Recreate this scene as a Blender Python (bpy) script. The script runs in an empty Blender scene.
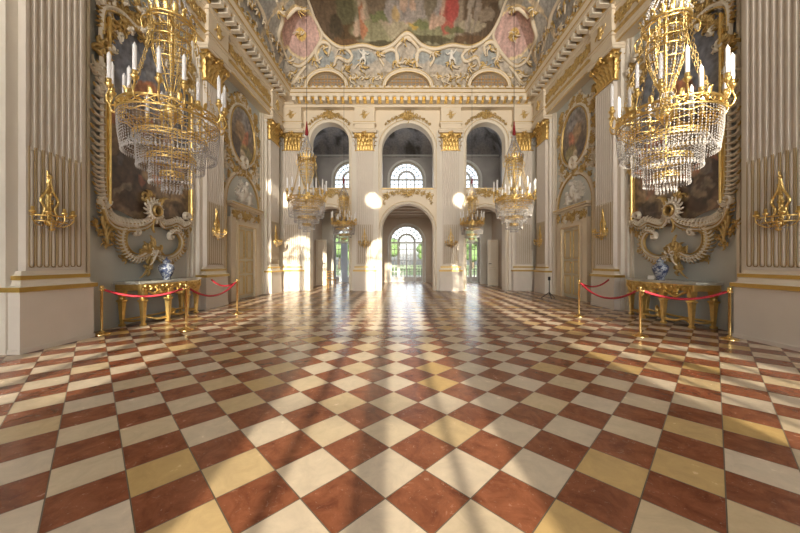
import bpy, math, random
from mathutils import Vector, Matrix, noise
PI = math.pi
S = 1.5                      # one unit of this script = 1.5 m (the eye height)
F = 311.0; CXP = 404.0; CYP = 262.0; CAMX = -0.13
WX = 4.58                    # half width of the hall at the wall field
YF = 11.0                    # far arcade wall
YB = 15.35                   # window wall of the vestibule
sc = bpy.context.scene
COL = sc.collection

# ------------------------------------------------------------------ measuring helpers
def on_x(px, py, x):         # point of the photo on a side plane -> (Y, z)
    Y = (x - CAMX) * F / (px - CXP)
    return Y, 1 + (CYP - py) / F * Y
def on_y(px, py, Y):         # point of the photo on a cross plane -> (x, z)
    return (px - CXP) / F * Y + CAMX, 1 + (CYP - py) / F * Y

# ------------------------------------------------------------------ mesh builder
class MB:
    def __init__(s, sx=1):
        s.v = []; s.f = []; s.sm = []; s.sx = sx; s.col = None
    def add(s, vs, fs, smooth=False):
        n = len(s.v); s.v.extend(vs)
        for f in fs:
            s.f.append(tuple(n + i for i in f)); s.sm.append(smooth)
    def box(s, x0, x1, y0, y1, z0, z1, top=0.0):
        t = top
        vs = [(x0,y0,z0),(x1,y0,z0),(x1,y1,z0),(x0,y1,z0),(x0+t,y0+t,z1),(x1-t,y0+t,z1),(x1-t,y1-t,z1),(x0+t,y1-t,z1)]
        s.add(vs, [(0,3,2,1),(4,5,6,7),(0,1,5,4),(1,2,6,5),(2,3,7,6),(3,0,4,7)])
    def loft(s, rings, smooth=True, closed=True, caps=True):
        n = len(rings[0]); vs = [p for r in rings for p in r]; fs = []
        for i in range(len(rings)-1):
            for j in range(n if closed else n-1):
                k = (j+1) % n
                fs.append((i*n+j, i*n+k, (i+1)*n+k, (i+1)*n+j))
        s.add(vs, fs, smooth)
        if caps and closed:
            s.add(rings[0], [tuple(range(n))[::-1]]); s.add(rings[-1], [tuple(range(n))])
    def lathe(s, prof, n=16, c=(0,0), smooth=True, caps=True, sq=None):
        rings = []
        for r, z in prof:
            rings.append([(c[0]+r*math.cos(2*PI*(k+.5)/n), c[1]+r*math.sin(2*PI*(k+.5)/n), z) for k in range(n)])
        s.loft(rings, smooth, True, caps)
    def tube(s, pts, r, n=6, caps=True, smooth=True, flat=1.0):
        pts = [Vector(p) for p in pts]; rings = []; up = None
        for i, p in enumerate(pts):
            t = (pts[min(i+1,len(pts)-1)] - pts[max(i-1,0)])
            if t.length < 1e-9: t = Vector((0,0,1))
            t.normalize()
            if up is None:
                up = Vector((0,0,1)) if abs(t.z) < .9 else Vector((0,1,0))
            a = t.cross(up)
            if a.length < 1e-6: a = t.cross(Vector((1,0,0)))
            a.normalize(); b = t.cross(a).normalized(); up = -b if True else up
            rr = r[i] if isinstance(r, (list,tuple)) else r
            rings.append([tuple(p + a*rr*math.cos(2*PI*k/n) + b*rr*flat*math.sin(2*PI*k/n)) for k in range(n)])
        s.loft(rings, smooth, True, caps)
    def strip(s, pts, w, h, y0=0.0):     # raised moulding along pts [(x,z)] on the plane y=y0, bulging to -y
        n = len(pts); rings = []
        for i,(x,z) in enumerate(pts):
            a = pts[max(i-1,0)]; b = pts[min(i+1,n-1)]
            tx, tz = b[0]-a[0], b[1]-a[1]; L = math.hypot(tx,tz) or 1; nx, nz = -tz/L, tx/L
            ww = w[i] if isinstance(w,(list,tuple)) else w
            hh = h[i] if isinstance(h,(list,tuple)) else h
            rings.append([(x+nx*ww*u, y0-hh*q, z+nz*ww*u) for u,q in ((-1,0),(-.75,.65),(-.25,.95),(.25,.95),(.75,.65),(1,0))])
        s.loft(rings, True, False, False)
    def rect(s, x0, x1, z0, z1, w, h, y0, base=True):
        s.strip([(x0,z0),(x0,z1)],w,h,y0); s.strip([(x0,z1),(x1,z1)],w,h,y0); s.strip([(x1,z1),(x1,z0)],w,h,y0)
        if base: s.strip([(x1,z0),(x0,z0)],w,h,y0)
    def extrude(s, prof, path, closed=False, smooth=False):   # prof [(d,z)], path = [(x,y,nx,ny)] with mitre normals
        rings = [[(x+nx*d, y+ny*d, z) for d,z in prof] for x,y,nx,ny in path]
        s.loft(rings, smooth, False, False)
    def build(s, name, mat, parent=None, loc=(0,0,0), rz=0.0, flat=False):
        me = bpy.data.meshes.new(name)
        vs = [(p[0]*S*s.sx, p[1]*S, p[2]*S) for p in s.v]
        fs = s.f if s.sx == 1 else [tuple(reversed(f)) for f in s.f]
        me.from_pydata(vs, [], fs)
        if not flat: me.polygons.foreach_set('use_smooth', s.sm)
        if s.col is not None:
            at = me.attributes.new('paint', 'FLOAT_COLOR', 'POINT')
            buf = []
            for c in s.col: buf.extend((c[0],c[1],c[2],1.0))
            at.data.foreach_set('color', buf)
        me.materials.append(mat); me.update()
        o = bpy.data.objects.new(name, me); COL.objects.link(o)
        o.location = (loc[0]*S, loc[1]*S, loc[2]*S); o.rotation_euler = (0,0,rz)
        if parent: o.parent = parent
        return o

def tag(o, label=None, cat=None, group=None, kind=None):
    if label: o['label'] = label
    if cat: o['category'] = cat
    if group: o['group'] = group
    if kind: o['kind'] = kind
    return o
def empty(name, loc=(0,0,0), rz=0.0, **k):
    o = bpy.data.objects.new(name, None); COL.objects.link(o)
    o.location = (loc[0]*S, loc[1]*S, loc[2]*S); o.rotation_euler = (0,0,rz); o.empty_display_size = .1
    return tag(o, **k)
def kids(o): return [c for c in o.children]
def copy_tree(o, parent=None):
    c = o.copy(); COL.objects.link(c)
    if parent: c.parent = parent
    for ch in kids(o): copy_tree(ch, c)
    return c
def place(o, loc, rz=0.0, **k):
    o.location = (loc[0]*S, loc[1]*S, loc[2]*S); o.rotation_euler = (0,0,rz); tag(o, **k); return o

# ------------------------------------------------------------------ curves in the plane
def cr(pts, n=8):            # Catmull-Rom through points (any dimension)
    P = [pts[0]] + list(pts) + [pts[-1]]; out = []
    for i in range(1, len(P)-2):
        a,b,c,d = P[i-1],P[i],P[i+1],P[i+2]
        for k in range(n):
            t = k/n
            out.append(tuple(.5*((2*b[j])+(-a[j]+c[j])*t+(2*a[j]-5*b[j]+4*c[j]-d[j])*t*t+(-a[j]+3*b[j]-3*c[j]+d[j])*t**3) for j in range(len(b))))
    out.append(tuple(pts[-1])); return out
def spiral(cx, cz, r, a0, turns, n=14, r1=.15):
    return [(cx+r*(1-(1-r1)*k/n)*math.cos(a0+turns*2*PI*k/n), cz+r*(1-(1-r1)*k/n)*math.sin(a0+turns*2*PI*k/n)) for k in range(n+1)]
def volute(mb, p, r, a0, turns, w, h, y0):
    cx = p[0]-r*math.cos(a0); cz = p[1]-r*math.sin(a0)
    q = spiral(cx, cz, r, a0, turns)
    mb.strip(q, [w*(1-.6*i/len(q)) for i in range(len(q))], h, y0)
def frond(mb, x, z, ang, L, w, y0, h=.03, curl=.8):
    pts = []; px, pz, a = x, z, ang
    n = 7
    for i in range(n+1):
        pts.append((px,pz)); px += L/n*math.cos(a); pz += L/n*math.sin(a); a += curl/n*(1+i*.35)
    ws = [w*(.45+1.3*math.sin(PI*min(1,(i+.8)/(n+1)))**1.0*.6)*(1-.75*i/n)*(1.25 if i%2 else .7) for i in range(n+1)]
    mb.strip(pts, ws, [h*(1-.4*i/n) for i in range(n+1)], y0)
def foliage(mb, x, z, R, n, rnd, y0, h=.035, asp=1.0):
    n = int(n*1.5)
    for i in range(n):
        a = 2*PI*i/n + rnd.uniform(-.3,.3)
        r = R*rnd.uniform(.0,.25)
        frond(mb, x+r*math.cos(a), z+r*math.sin(a)*asp, a+rnd.uniform(-.4,.4), R*rnd.uniform(.7,1.15), R*.115, y0, h*rnd.uniform(.6,1.2), rnd.choice((-1,1))*rnd.uniform(.6,2.2))
def comb(mb, pts, side, L, w, y0, step=2, h=.03, lean=.5):
    n = len(pts)
    for i in range(1, n-1, step):
        a = pts[i-1]; b = pts[i+1]; t = math.atan2(b[1]-a[1], b[0]-a[0])
        l = L*(.55+.45*math.sin(PI*i/(n-1)))
        frond(mb, pts[i][0], pts[i][1], t+side*(PI/2-lean*.3), l, w, y0, h, side*lean)
def leaf3(mb, x, y, z0, h, w, out, dirx=0.0, diry=-1.0):     # acanthus leaf standing in front of a bell
    tx, ty = -diry, dirx
    rows = []
    for t, wd, o in ((0,.7,0),(.3,.95,.12),(.6,1.0,.3),(.85,.8,.75),(.95,.5,1.05),(.85,.2,1.25)):
        c = []
        for u, q in ((-1,-.12),(-.5,.06),(0,.0),(.5,.06),(1,-.12)):
            c.append((x+tx*w*wd*u*.5+dirx*(out*o+q*w), y+ty*w*wd*u*.5+diry*(out*o+q*w), z0+h*t))
        rows.append(c)
    mb.loft(rows, True, False, False)

# ------------------------------------------------------------------ materials
def new_mat(name):
    m = bpy.data.materials.new(name); m.use_nodes = True
    nt = m.node_tree; b = nt.nodes['Principled BSDF']; return m, nt, b
def N(nt, t, **k):
    n = nt.nodes.new(t)
    for a, v in k.items(): setattr(n, a, v)
    return n
def mat(name, col, rough=.6, metal=0.0, var=.08, scale=6.0, bump=.0, bscale=40.0, spec=.5, coat=0.0, rvar=0.0):
    m, nt, b = new_mat(name); L = nt.links.new
    tc = N(nt,'ShaderNodeTexCoord'); nz = N(nt,'ShaderNodeTexNoise'); nz.inputs['Scale'].default_value = scale; nz.inputs['Detail'].default_value = 5
    L(tc.outputs['Object'], nz.inputs['Vector'])
    mx = N(nt,'ShaderNodeMix', data_type='RGBA')
    mx.inputs['A'].default_value = tuple(c*(1-var) for c in col)+(1,); mx.inputs['B'].default_value = tuple(min(1,c*(1+var)) for c in col)+(1,)
    L(nz.outputs['Fac'], mx.inputs['Factor']); L(mx.outputs['Result'], b.inputs['Base Color'])
    b.inputs['Roughness'].default_value = rough; b.inputs['Metallic'].default_value = metal
    b.inputs['Specular IOR Level'].default_value = spec; b.inputs['Coat Weight'].default_value = coat
    if rvar:
        mr = N(nt,'ShaderNodeMapRange'); mr.inputs['To Min'].default_value = rough-rvar; mr.inputs['To Max'].default_value = rough+rvar
        L(nz.outputs['Fac'], mr.inputs['Value']); L(mr.outputs['Result'], b.inputs['Roughness'])
    if bump:
        n2 = N(nt,'ShaderNodeTexNoise'); n2.inputs['Scale'].default_value = bscale; L(tc.outputs['Object'], n2.inputs['Vector'])
        bp = N(nt,'ShaderNodeBump'); bp.inputs['Strength'].default_value = bump; bp.inputs['Distance'].default_value = .02
        L(n2.outputs['Fac'], bp.inputs['Height']); L(bp.outputs['Normal'], b.inputs['Normal'])
    return m
M = {}
M['cream'] = mat('cream_stucco', (.76,.67,.53), .55, var=.05, scale=2)
M['pinkish'] = mat('pinkish_stucco', (.70,.65,.59), .5, var=.06, scale=3)
M['palestucco'] = mat('pale_grey_stucco', (.74,.70,.63), .55, var=.04, scale=2)
M['white'] = mat('white_stucco', (.80,.74,.63), .5, var=.05, scale=2)
M['field'] = mat('grey_green_wall', (.58,.61,.60), .6, var=.07, scale=1.5)
M['fieldpale'] = mat('pale_grey_wall', (.60,.585,.53), .6, var=.06, scale=1.5)
M['gold'] = mat('gilding', (.80,.57,.22), .34, .95, var=.28, scale=12, bump=.45, bscale=30, rvar=.1)
M['golddull'] = mat('matt_gilding', (.62,.45,.19), .45, .65, var=.4, scale=11, bump=.6, bscale=24)
M['goldcap'] = mat('carved_gilding', (.72,.50,.18), .4, .8, var=.35, scale=10, bump=.6, bscale=22)
M['ochre'] = mat('ochre_gilt_band', (.50,.33,.08), .4, .45, var=.1, scale=8)
M['edging'] = mat('brown_gilt_edging', (.36,.25,.10), .5, .3, var=.1, scale=8)
M['brass'] = mat('polished_brass', (.90,.66,.28), .16, 1.0, var=.08, scale=12)
M['stone'] = mat('brown_vestibule_plaster', (.50,.42,.34), .6, var=.1, scale=2)
M['greyfresco'] = mat('grey_painted_plaster', (.36,.34,.33), .7, var=.3, scale=1.1)
M['wax'] = mat('white_candle_wax', (.93,.93,.95), .4, var=.02)
M['velvet'] = mat('red_velvet_rope', (.36,.012,.03), .65, var=.15, scale=30)
M['sleeve'] = mat('dark_red_velvet', (.20,.008,.012), .8, var=.1, scale=20)
M['doorcream'] = mat('ivory_door_paint', (.64,.58,.43), .42, var=.05, scale=3)
M['doorpanel'] = mat('ochre_door_panel', (.60,.52,.35), .42, var=.07, scale=3)
M['winframe'] = mat('grey_white_window_paint', (.62,.62,.60), .45, var=.04)
M['black'] = mat('black_metal', (.02,.02,.022), .4, .4)
M['woodgilt'] = mat('honey_wood', (.55,.32,.12), .4, var=.2, scale=8)
M['curtain'] = mat('pale_blue_curtain', (.60,.68,.80), .8, var=.06)
M['card'] = mat('white_card', (.85,.84,.80), .6)
M['topmarble'] = mat('grey_marble_top', (.40,.40,.36), .15, var=.4, scale=7)
M['lattice'] = mat('grey_brown_plaster', (.30,.27,.22), .7, var=.2, scale=4)
M['leafmat'] = mat('tree_leaves', (.10,.17,.06), .8, var=.4, scale=1.2, bump=.6, bscale=3)
M['bark'] = mat('tree_bark', (.12,.09,.06), .9, var=.3)
M['lawn'] = mat('lawn_grass', (.20,.28,.12), .9, var=.2, scale=.5)
M['gravel'] = mat('pale_gravel', (.60,.57,.50), .9, var=.1, scale=3)
M['putto'] = mat('white_plaster_figure', (.80,.78,.73), .5, var=.05)

def crystal():
    m, nt, b = new_mat('cut_crystal')
    b.inputs['Base Color'].default_value = (.80,.77,.76,1); b.inputs['Roughness'].default_value = .06
    b.inputs['Transmission Weight'].default_value = .5; b.inputs['IOR'].default_value = 1.5; b.inputs['Specular IOR Level'].default_value = .9
    return m
M['crystal'] = crystal()
def glass():
    m, nt, b = new_mat('window_glass'); L = nt.links.new
    nt.nodes.remove(b); out = nt.nodes['Material Output']
    t = N(nt,'ShaderNodeBsdfTransparent'); g = N(nt,'ShaderNodeBsdfGlossy'); g.inputs['Roughness'].default_value = .02
    t.inputs['Color'].default_value = (.95,.97,.97,1)
    mx = N(nt,'ShaderNodeMixShader'); lw = N(nt,'ShaderNodeFresnel'); lw.inputs['IOR'].default_value = 1.3
    L(lw.outputs['Fac'], mx.inputs['Fac']); L(t.outputs['BSDF'], mx.inputs[1]); L(g.outputs['BSDF'], mx.inputs[2]); L(mx.outputs['Shader'], out.inputs['Surface'])
    return m
M['glass'] = glass()
def paint(name='oil_paint', rough=.5):
    m, nt, b = new_mat(name); L = nt.links.new
    a = N(nt,'ShaderNodeAttribute'); a.attribute_name = 'paint'
    nz = N(nt,'ShaderNodeTexNoise'); nz.inputs['Scale'].default_value = 9; nz.inputs['Detail'].default_value = 8
    tc = N(nt,'ShaderNodeTexCoord'); L(tc.outputs['Object'], nz.inputs['Vector'])
    mr = N(nt,'ShaderNodeMapRange'); mr.inputs['From Min'].default_value=.25; mr.inputs['From Max'].default_value=.75; mr.inputs['To Min'].default_value = .72; mr.inputs['To Max'].default_value = 1.25
    L(nz.outputs['Fac'], mr.inputs['Value'])
    vm = N(nt,'ShaderNodeVectorMath', operation='SCALE'); L(a.outputs['Color'], vm.inputs[0]); L(mr.outputs['Result'], vm.inputs['Scale'])
    L(vm.outputs['Vector'], b.inputs['Base Color']); b.inputs['Roughness'].default_value = rough
    return m
M['oil'] = paint('oil_paint', .4); M['fresco'] = paint('ceiling_fresco', .75)
def porcelain():
    m, nt, b = new_mat('blue_white_porcelain'); L = nt.links.new
    tc = N(nt,'ShaderNodeTexCoord'); v = N(nt,'ShaderNodeTexNoise'); v.inputs['Scale'].default_value = 14; v.inputs['Detail'].default_value = 4; v.inputs['Distortion'].default_value = 1.5
    L(tc.outputs['Object'], v.inputs['Vector'])
    r = N(nt,'ShaderNodeValToRGB'); e = r.color_ramp.elements
    e[0].position=.44; e[0].color=(.05,.07,.15,1); e[1].position=.58; e[1].color=(.36,.40,.46,1)
    L(v.outputs['Fac'], r.inputs['Fac']); L(r.outputs['Color'], b.inputs['Base Color']); b.inputs['Roughness'].default_value=.12
    return m
M['porcelain'] = porcelain()

TILE = 0.2545                # tile side in script units
def floor_mat():
    m, nt, b = new_mat('chequered_marble'); L = nt.links.new
    def math_(op, a, b_=None, c=None):
        n = N(nt,'ShaderNodeMath', operation=op)
        for i, x in enumerate((a,b_,c)):
            if x is None: continue
            if isinstance(x,(int,float)): n.inputs[i].default_value = x
            else: L(x, n.inputs[i])
        return n.outputs[0]
    geo = N(nt,'ShaderNodeTexCoord'); mp = N(nt,'ShaderNodeMapping'); mp.vector_type='POINT'
    k = 1/(TILE*S)
    mp.inputs['Rotation'].default_value = (0,0,PI/4); mp.inputs['Scale'].default_value = (k,k,k)
    # mapping applies scale, rotation, then location: phase puts a red tile centre at (x0, y0)
    x0, y0 = -0.0285*S, 1.315*S
    c, s_ = math.cos(PI/4), math.sin(PI/4)
    ux, uy = (x0*c - y0*s_)*k, (x0*s_ + y0*c)*k
    mp.inputs['Location'].default_value = (.5-ux, .5-uy, 0)
    L(geo.outputs['Object'], mp.inputs['Vector'])
    sp = N(nt,'ShaderNodeSeparateXYZ'); L(mp.outputs['Vector'], sp.inputs['Vector'])
    fx = math_('FLOOR', sp.outputs['X']); fy = math_('FLOOR', sp.outputs['Y'])
    par = math_('PINGPONG', math_('ADD', fx, fy), 1.0)
    red = math_('LESS_THAN', par, .5)
    cb = N(nt,'ShaderNodeCombineXYZ'); L(fx, cb.inputs['X']); L(fy, cb.inputs['Y'])
    wn = N(nt,'ShaderNodeTexWhiteNoise', noise_dimensions='3D'); L(cb.outputs['Vector'], wn.inputs['Vector'])
    # each tile shifts its vein pattern
    off = N(nt,'ShaderNodeVectorMath', operation='SCALE'); L(wn.outputs['Color'], off.inputs[0]); off.inputs['Scale'].default_value = 37
    vv = N(nt,'ShaderNodeVectorMath', operation='ADD'); L(mp.outputs['Vector'], vv.inputs[0]); L(off.outputs['Vector'], vv.inputs[1])
    n1 = N(nt,'ShaderNodeTexNoise'); n1.inputs['Scale'].default_value=2.2; n1.inputs['Detail'].default_value=9; n1.inputs['Roughness'].default_value=.7; n1.inputs['Distortion'].default_value=.6; L(vv.outputs['Vector'], n1.inputs['Vector'])
    n2 = N(nt,'ShaderNodeTexNoise'); n2.inputs['Scale'].default_value=9; n2.inputs['Detail'].default_value=6; n2.inputs['Roughness'].default_value=.75; n2.inputs['Distortion'].default_value=1.2; L(vv.outputs['Vector'], n2.inputs['Vector'])
    r1 = N(nt,'ShaderNodeValToRGB'); e = r1.color_ramp.elements
    e[0].position=.25; e[0].color=(.085,.020,.011,1); e[1].position=.75; e[1].color=(.34,.125,.062,1)
    x = r1.color_ramp.elements.new(.5); x.color=(.23,.075,.036,1)
    L(n1.outputs['Fac'], r1.inputs['Fac'])
    vein = N(nt,'ShaderNodeValToRGB'); e = vein.color_ramp.elements
    e[0].position=.60; e[0].color=(0,0,0,1); e[1].position=.70; e[1].color=(.6,.6,.6,1); L(n2.outputs['Fac'], vein.inputs['Fac'])
    mr_ = N(nt,'ShaderNodeMix', data_type='RGBA'); L(vein.outputs['Color'], mr_.inputs['Factor']); L(r1.outputs['Color'], mr_.inputs['A']); mr_.inputs['B'].default_value=(.55,.40,.30,1)
    r2 = N(nt,'ShaderNodeValToRGB'); r2.color_ramp.interpolation='LINEAR'; e = r2.color_ramp.elements
    e[0].position=0; e[0].color=(.62,.53,.41,1); e[1].position=1; e[1].color=(.56,.38,.15,1)
    for p_, c_ in ((.35,(.68,.58,.46)),(.65,(.64,.53,.38)),(.85,(.60,.46,.27))):
        q = r2.color_ramp.elements.new(p_); q.color = c_+(1,)
    L(wn.outputs['Value'], r2.inputs['Fac'])
    dk = N(nt,'ShaderNodeMapRange'); dk.inputs['From Min'].default_value=.3; dk.inputs['From Max'].default_value=.7; dk.inputs['To Min'].default_value=.85; dk.inputs['To Max'].default_value=1.1; L(n1.outputs['Fac'], dk.inputs['Value'])
    cm = N(nt,'ShaderNodeVectorMath', operation='SCALE'); L(r2.outputs['Color'], cm.inputs[0]); L(dk.outputs['Result'], cm.inputs['Scale'])
    mx = N(nt,'ShaderNodeMix', data_type='RGBA'); L(red, mx.inputs['Factor']); L(cm.outputs['Vector'], mx.inputs['A']); L(mr_.outputs['Result'], mx.inputs['B'])
    # grout
    gx = math_('ABSOLUTE', math_('SUBTRACT', math_('FRACT', sp.outputs['X']), .5)); gy = math_('ABSOLUTE', math_('SUBTRACT', math_('FRACT', sp.outputs['Y']), .5))
    gr = math_('GREATER_THAN', math_('MAXIMUM', gx, gy), .490)
    mg = N(nt,'ShaderNodeMix', data_type='RGBA'); L(gr, mg.inputs['Factor']); L(mx.outputs['Result'], mg.inputs['A']); mg.inputs['B'].default_value=(.10,.075,.05,1)
    L(mg.outputs['Result'], b.inputs['Base Color'])
    rr = N(nt,'ShaderNodeMapRange'); rr.inputs['To Min'].default_value=.15; rr.inputs['To Max'].default_value=.34; L(n1.outputs['Fac'], rr.inputs['Value'])
    L(math_('ADD', rr.outputs['Result'], math_('MULTIPLY', gr, .3)), b.inputs['Roughness'])
    b.inputs['Specular IOR Level'].default_value = .55
    # each slab lies a hair out of level with its neighbours
    tl = N(nt,'ShaderNodeVectorMath', operation='SUBTRACT'); L(wn.outputs['Color'], tl.inputs[0]); tl.inputs[1].default_value=(.5,.5,.5)
    ts = N(nt,'ShaderNodeVectorMath', operation='MULTIPLY'); L(tl.outputs['Vector'], ts.inputs[0]); ts.inputs[1].default_value=(.012,.012,0)
    bp = N(nt,'ShaderNodeBump'); bp.inputs['Strength'].default_value=.06; bp.inputs['Distance'].default_value=.01; L(n2.outputs['Fac'], bp.inputs['Height'])
    ta = N(nt,'ShaderNodeVectorMath', operation='ADD'); L(bp.outputs['Normal'], ta.inputs[0]); L(ts.outputs['Vector'], ta.inputs[1])
    L(ta.outputs['Vector'], b.inputs['Normal'])
    return m
M['floor'] = floor_mat()

# ------------------------------------------------------------------ brushwork for the pictures
def fb(x, y, z=0.0, s=1.0): return noise.fractal(Vector((x*s, y*s, z)), 1.0, 2.0, 4)
def mixc(a, b, t): return tuple(a[i]*(1-t)+b[i]*t for i in range(3))
def brush(base, blobs, x, z, seed=0.0, warp=.06, wsc=3.0):
    wx = x + warp*fb(x, z, seed, wsc); wz = z + warp*fb(x, z, seed+9, wsc)
    c = base(wx, wz)
    for (cx, cz, rx, rz, ang, col, al) in blobs:
        ca, sa = math.cos(ang), math.sin(ang); dx, dz = wx-cx, wz-cz
        u = (dx*ca+dz*sa)/rx; v = (-dx*sa+dz*ca)/rz; d = u*u+v*v
        if d < 1.3: c = mixc(c, col, al*min(1, max(0,(1.3-d)/.5)))
    g = 1.65*(1+.7*fb(x, z, seed+4, 7))
    return tuple(min(.8,max(0, k*g)) for k in c)
def canvas(name, x0, x1, zb, zt, nx, nz, colf, y, parent, material, sx=1):
    mb = MB(sx); vs = []; fs = []; cols = []
    for i in range(nx+1):
        x = x0+(x1-x0)*i/nx; b_, t_ = zb(x), zt(x)
        for j in range(nz+1):
            z = b_+(t_-b_)*j/nz; vs.append((x,y,z)); cols.append(colf(x,z))
    for i in range(nx):
        for j in range(nz):
            a = i*(nz+1)+j; fs.append((a, a+nz+1, a+nz+2, a+1))
    mb.add(vs, fs, True); mb.col = cols
    return mb.build(name, material, parent)

# ------------------------------------------------------------------ setting: floor and walls
def structure(o): o['kind'] = 'structure'; return o
m = MB(); m.box(-WX-.4, WX+.4, -5.4, YB+.3, -.1, 0); structure(m.build('floor', M['floor']))
m = MB(); m.box(-WX-.4, -WX, -5.4, YB+.3, 0, 6.85); structure(m.build('wall_left', M['field']))
m = MB(); m.box(WX, WX+.4, -5.4, YB+.3, 0, 6.85); structure(m.build('wall_right', M['field']))

def arcpts(cx, r, zs, n=20, rz=None):
    rz = rz or r
    return [(cx-r*math.cos(PI*k/n), zs+rz*math.sin(PI*k/n)) for k in range(n+1)]
def arch_fill(mb, cx, r, zs, ztop, y0, y1, rz=None, n=20):     # masonry between an arch and ztop
    A = arcpts(cx, r, zs, n, rz)
    for k in range(n):
        (xa,za),(xb,zb_) = A[k], A[k+1]
        mb.add([(xa,y0,za),(xb,y0,zb_),(xb,y0,ztop),(xa,y0,ztop),(xa,y1,za),(xb,y1,zb_),(xb,y1,ztop),(xa,y1,ztop)],
               [(0,1,2,3),(5,4,7,6),(1,0,4,5),(3,2,6,7)])
def arch_sill_fill(mb, cx, r, zs, z0, y0, y1, rz=None, n=20):  # disc below the arch: unused side
    pass
SB = 2.766; RC = .913; RS = .686
OPEN = [(-SB,RS,2.27,5.26),(0,RC,2.14,5.0),(SB,RS,2.27,5.26)]  # centre, radius, lower spring, upper spring
ZTOP = 6.85; TH = .38
m = MB()
xs = [-WX] + [v for o in OPEN for v in (o[0]-o[1], o[0]+o[1])] + [WX]
for i in range(0, 8, 2): m.box(xs[i], xs[i+1], YF, YF+TH, 0, ZTOP)
for cx, r, s1, s2 in OPEN:
    arch_fill(m, cx, r, s1, 3.42, YF, YF+TH)
    arch_fill(m, cx, r, s2, ZTOP, YF, YF+TH)
structure(m.build('wall_far', M['cream']))
# archivolts round the openings
m = MB()
for cx, r, s1, s2 in OPEN:
    for s_, w in ((s1,.045),(s2,.06)):
        A = arcpts(cx, r+w, s_, 26)
        z0 = 0 if s_ == s1 else 3.6
        P = [(cx-r-w, z0)] + A + [(cx+r+w, z0)]
        for w2, h2 in ((w,.03),(w*.35,.05)):
            m.strip(P, w2, h2, YF)
    for s_ in (s2,):
        A = arcpts(cx, r+.17, s_, 26); m.strip(A, .02, .02, YF)
structure(m.build('trim_1', M['white']))
m = MB()
for cx, r, s1, s2 in OPEN:
    A = arcpts(cx, r+.115, s2, 26); m.strip([(cx-r-.115,3.6)]+A+[(cx+r+.115,3.6)], .009, .035, YF)
    A = arcpts(cx, r+.1, s1, 26); m.strip(A, .007, .03, YF)
structure(m.build('trim_2', M['golddull']))

# parapets of the gallery, one to each bay
rnd = random.Random(5)
for i,(cx, r, s1, s2) in enumerate(OPEN):
    t = empty('gallery_parapet', (cx, YF, 3.42), label=['cream parapet with gold festoons above the left ground arch','cream parapet with gold festoons above the central garden door arch','cream parapet with gold festoons above the right ground arch'][i], cat='parapet', group='gallery parapets')
    m = MB(); m.box(-r, r, -.03, .1, -.02, .14); m.build('panel', M['white'], t)
    m = MB(); m.box(-r, r, -.08, .14, .14, .19); m.build('rail', M['cream'], t)
    m = MB(); m.box(-r, r, -.088, -.078, .135, .165); m.box(-r, r, -.036, -.028, -.01, .005)
    foliage(m, 0, .0, .22, 12, rnd, -.05, .05)
    for sgn in (-1,1):
        for k in range(4):
            foliage(m, sgn*(r*.22+k*r*.2), .07-.02*k*k*.6, .11, 8, rnd, -.035, .035); foliage(m, sgn*(r*.13+k*r*.21), .03-.03*k*k*.5, .09, 7, rnd, -.035, .035)
        foliage(m, sgn*(r-.12), -.10, .16, 9, rnd, -.01, .03, 1.6); foliage(m, sgn*(r-.07), -.33, .09, 6, rnd, -.01, .03, 2)
    m.build('festoon', M['golddull'], t)

# vestibule, gallery room, window wall
m = MB(); m.box(-3.95, -3.82, YF+TH, YB, 0, 3.25); structure(m.build('wall_vestibule_left', M['stone']))
m = MB(); m.box(3.82, 3.95, YF+TH, YB, 0, 3.25); structure(m.build('wall_vestibule_right', M['stone']))
m = MB(); m.box(-WX, WX, YF+TH, YB, 3.25, 3.42)
for k in range(5): m.box(-3.8, 3.8, YF+TH+.35+k*.8, YF+TH+.5+k*.8, 3.16, 3.25)
structure(m.build('ceiling_vestibule', M['stone']))
m = MB(); m.box(-WX, -WX+.03, YF+TH, YB, 3.42, 6.9); m.box(WX-.03, WX, YF+TH, YB, 3.42, 6.9)
for cx, r, s1, s2 in OPEN[:2]: m.box(cx+r+.3, cx+r+.8, YF+TH, YF+TH+.1, 3.42, 6.9)
structure(m.build('wall_gallery', M['greyfresco']))
# painted coved ceiling of the gallery room
def cov(d, R=1.3, H=1.0): 
    u = 1-min(d/R,1); return H*math.sqrt(max(0,1-u*u))
m = MB(); vs=[]; fs=[]; cols=[]
nx, ny = 90, 46
for i in range(nx+1):
    for j in range(ny+1):
        x = -WX+2*WX*i/nx; y = YF+TH+(YB-YF-TH)*j/ny
        d = min(WX-abs(x), YB-y, 9)
        z = 6.0+cov(d, 1.6, 1.3)
        vs.append((x,y,z))
        n_ = fb(x, y, 2, 1.6); c = (.30,.29,.30)
        if n_ > .12: c = mixc(c, (.10,.09,.08), min(1,(n_-.12)*5))
        if n_ < -.2: c = mixc(c, (.42,.38,.36), .6)
        cols.append(c)
for i in range(nx):
    for j in range(ny):
        a=i*(ny+1)+j; fs.append((a,a+1,a+ny+2,a+ny+1))
m.add(vs,fs,True); m.col=cols; structure(m.build('ceiling_gallery', M['fresco']))

def window_wall(y0, y1, facing, name, material, ups):
    m = MB(); W = [(-SB,.83,1.97,5.1),(0,.83,1.97,5.1),(SB,.83,1.97,5.1)]
    xs = [-WX] + [v for o in W for v in (o[0]-o[1], o[0]+o[1])] + [WX]
    for i in range(0,8,2): m.box(xs[i], xs[i+1], y0, y1, 0, 7.6)
    for cx, r, s1, s2 in W:
        arch_fill(m, cx, r, s1, 4.1, y0, y1); arch_fill(m, cx, r, s2, 7.6, y0, y1)
    structure(m.build(name, material))
window_wall(YB, YB+.25, 1, 'wall_vestibule_far', M['stone'], True)
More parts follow.
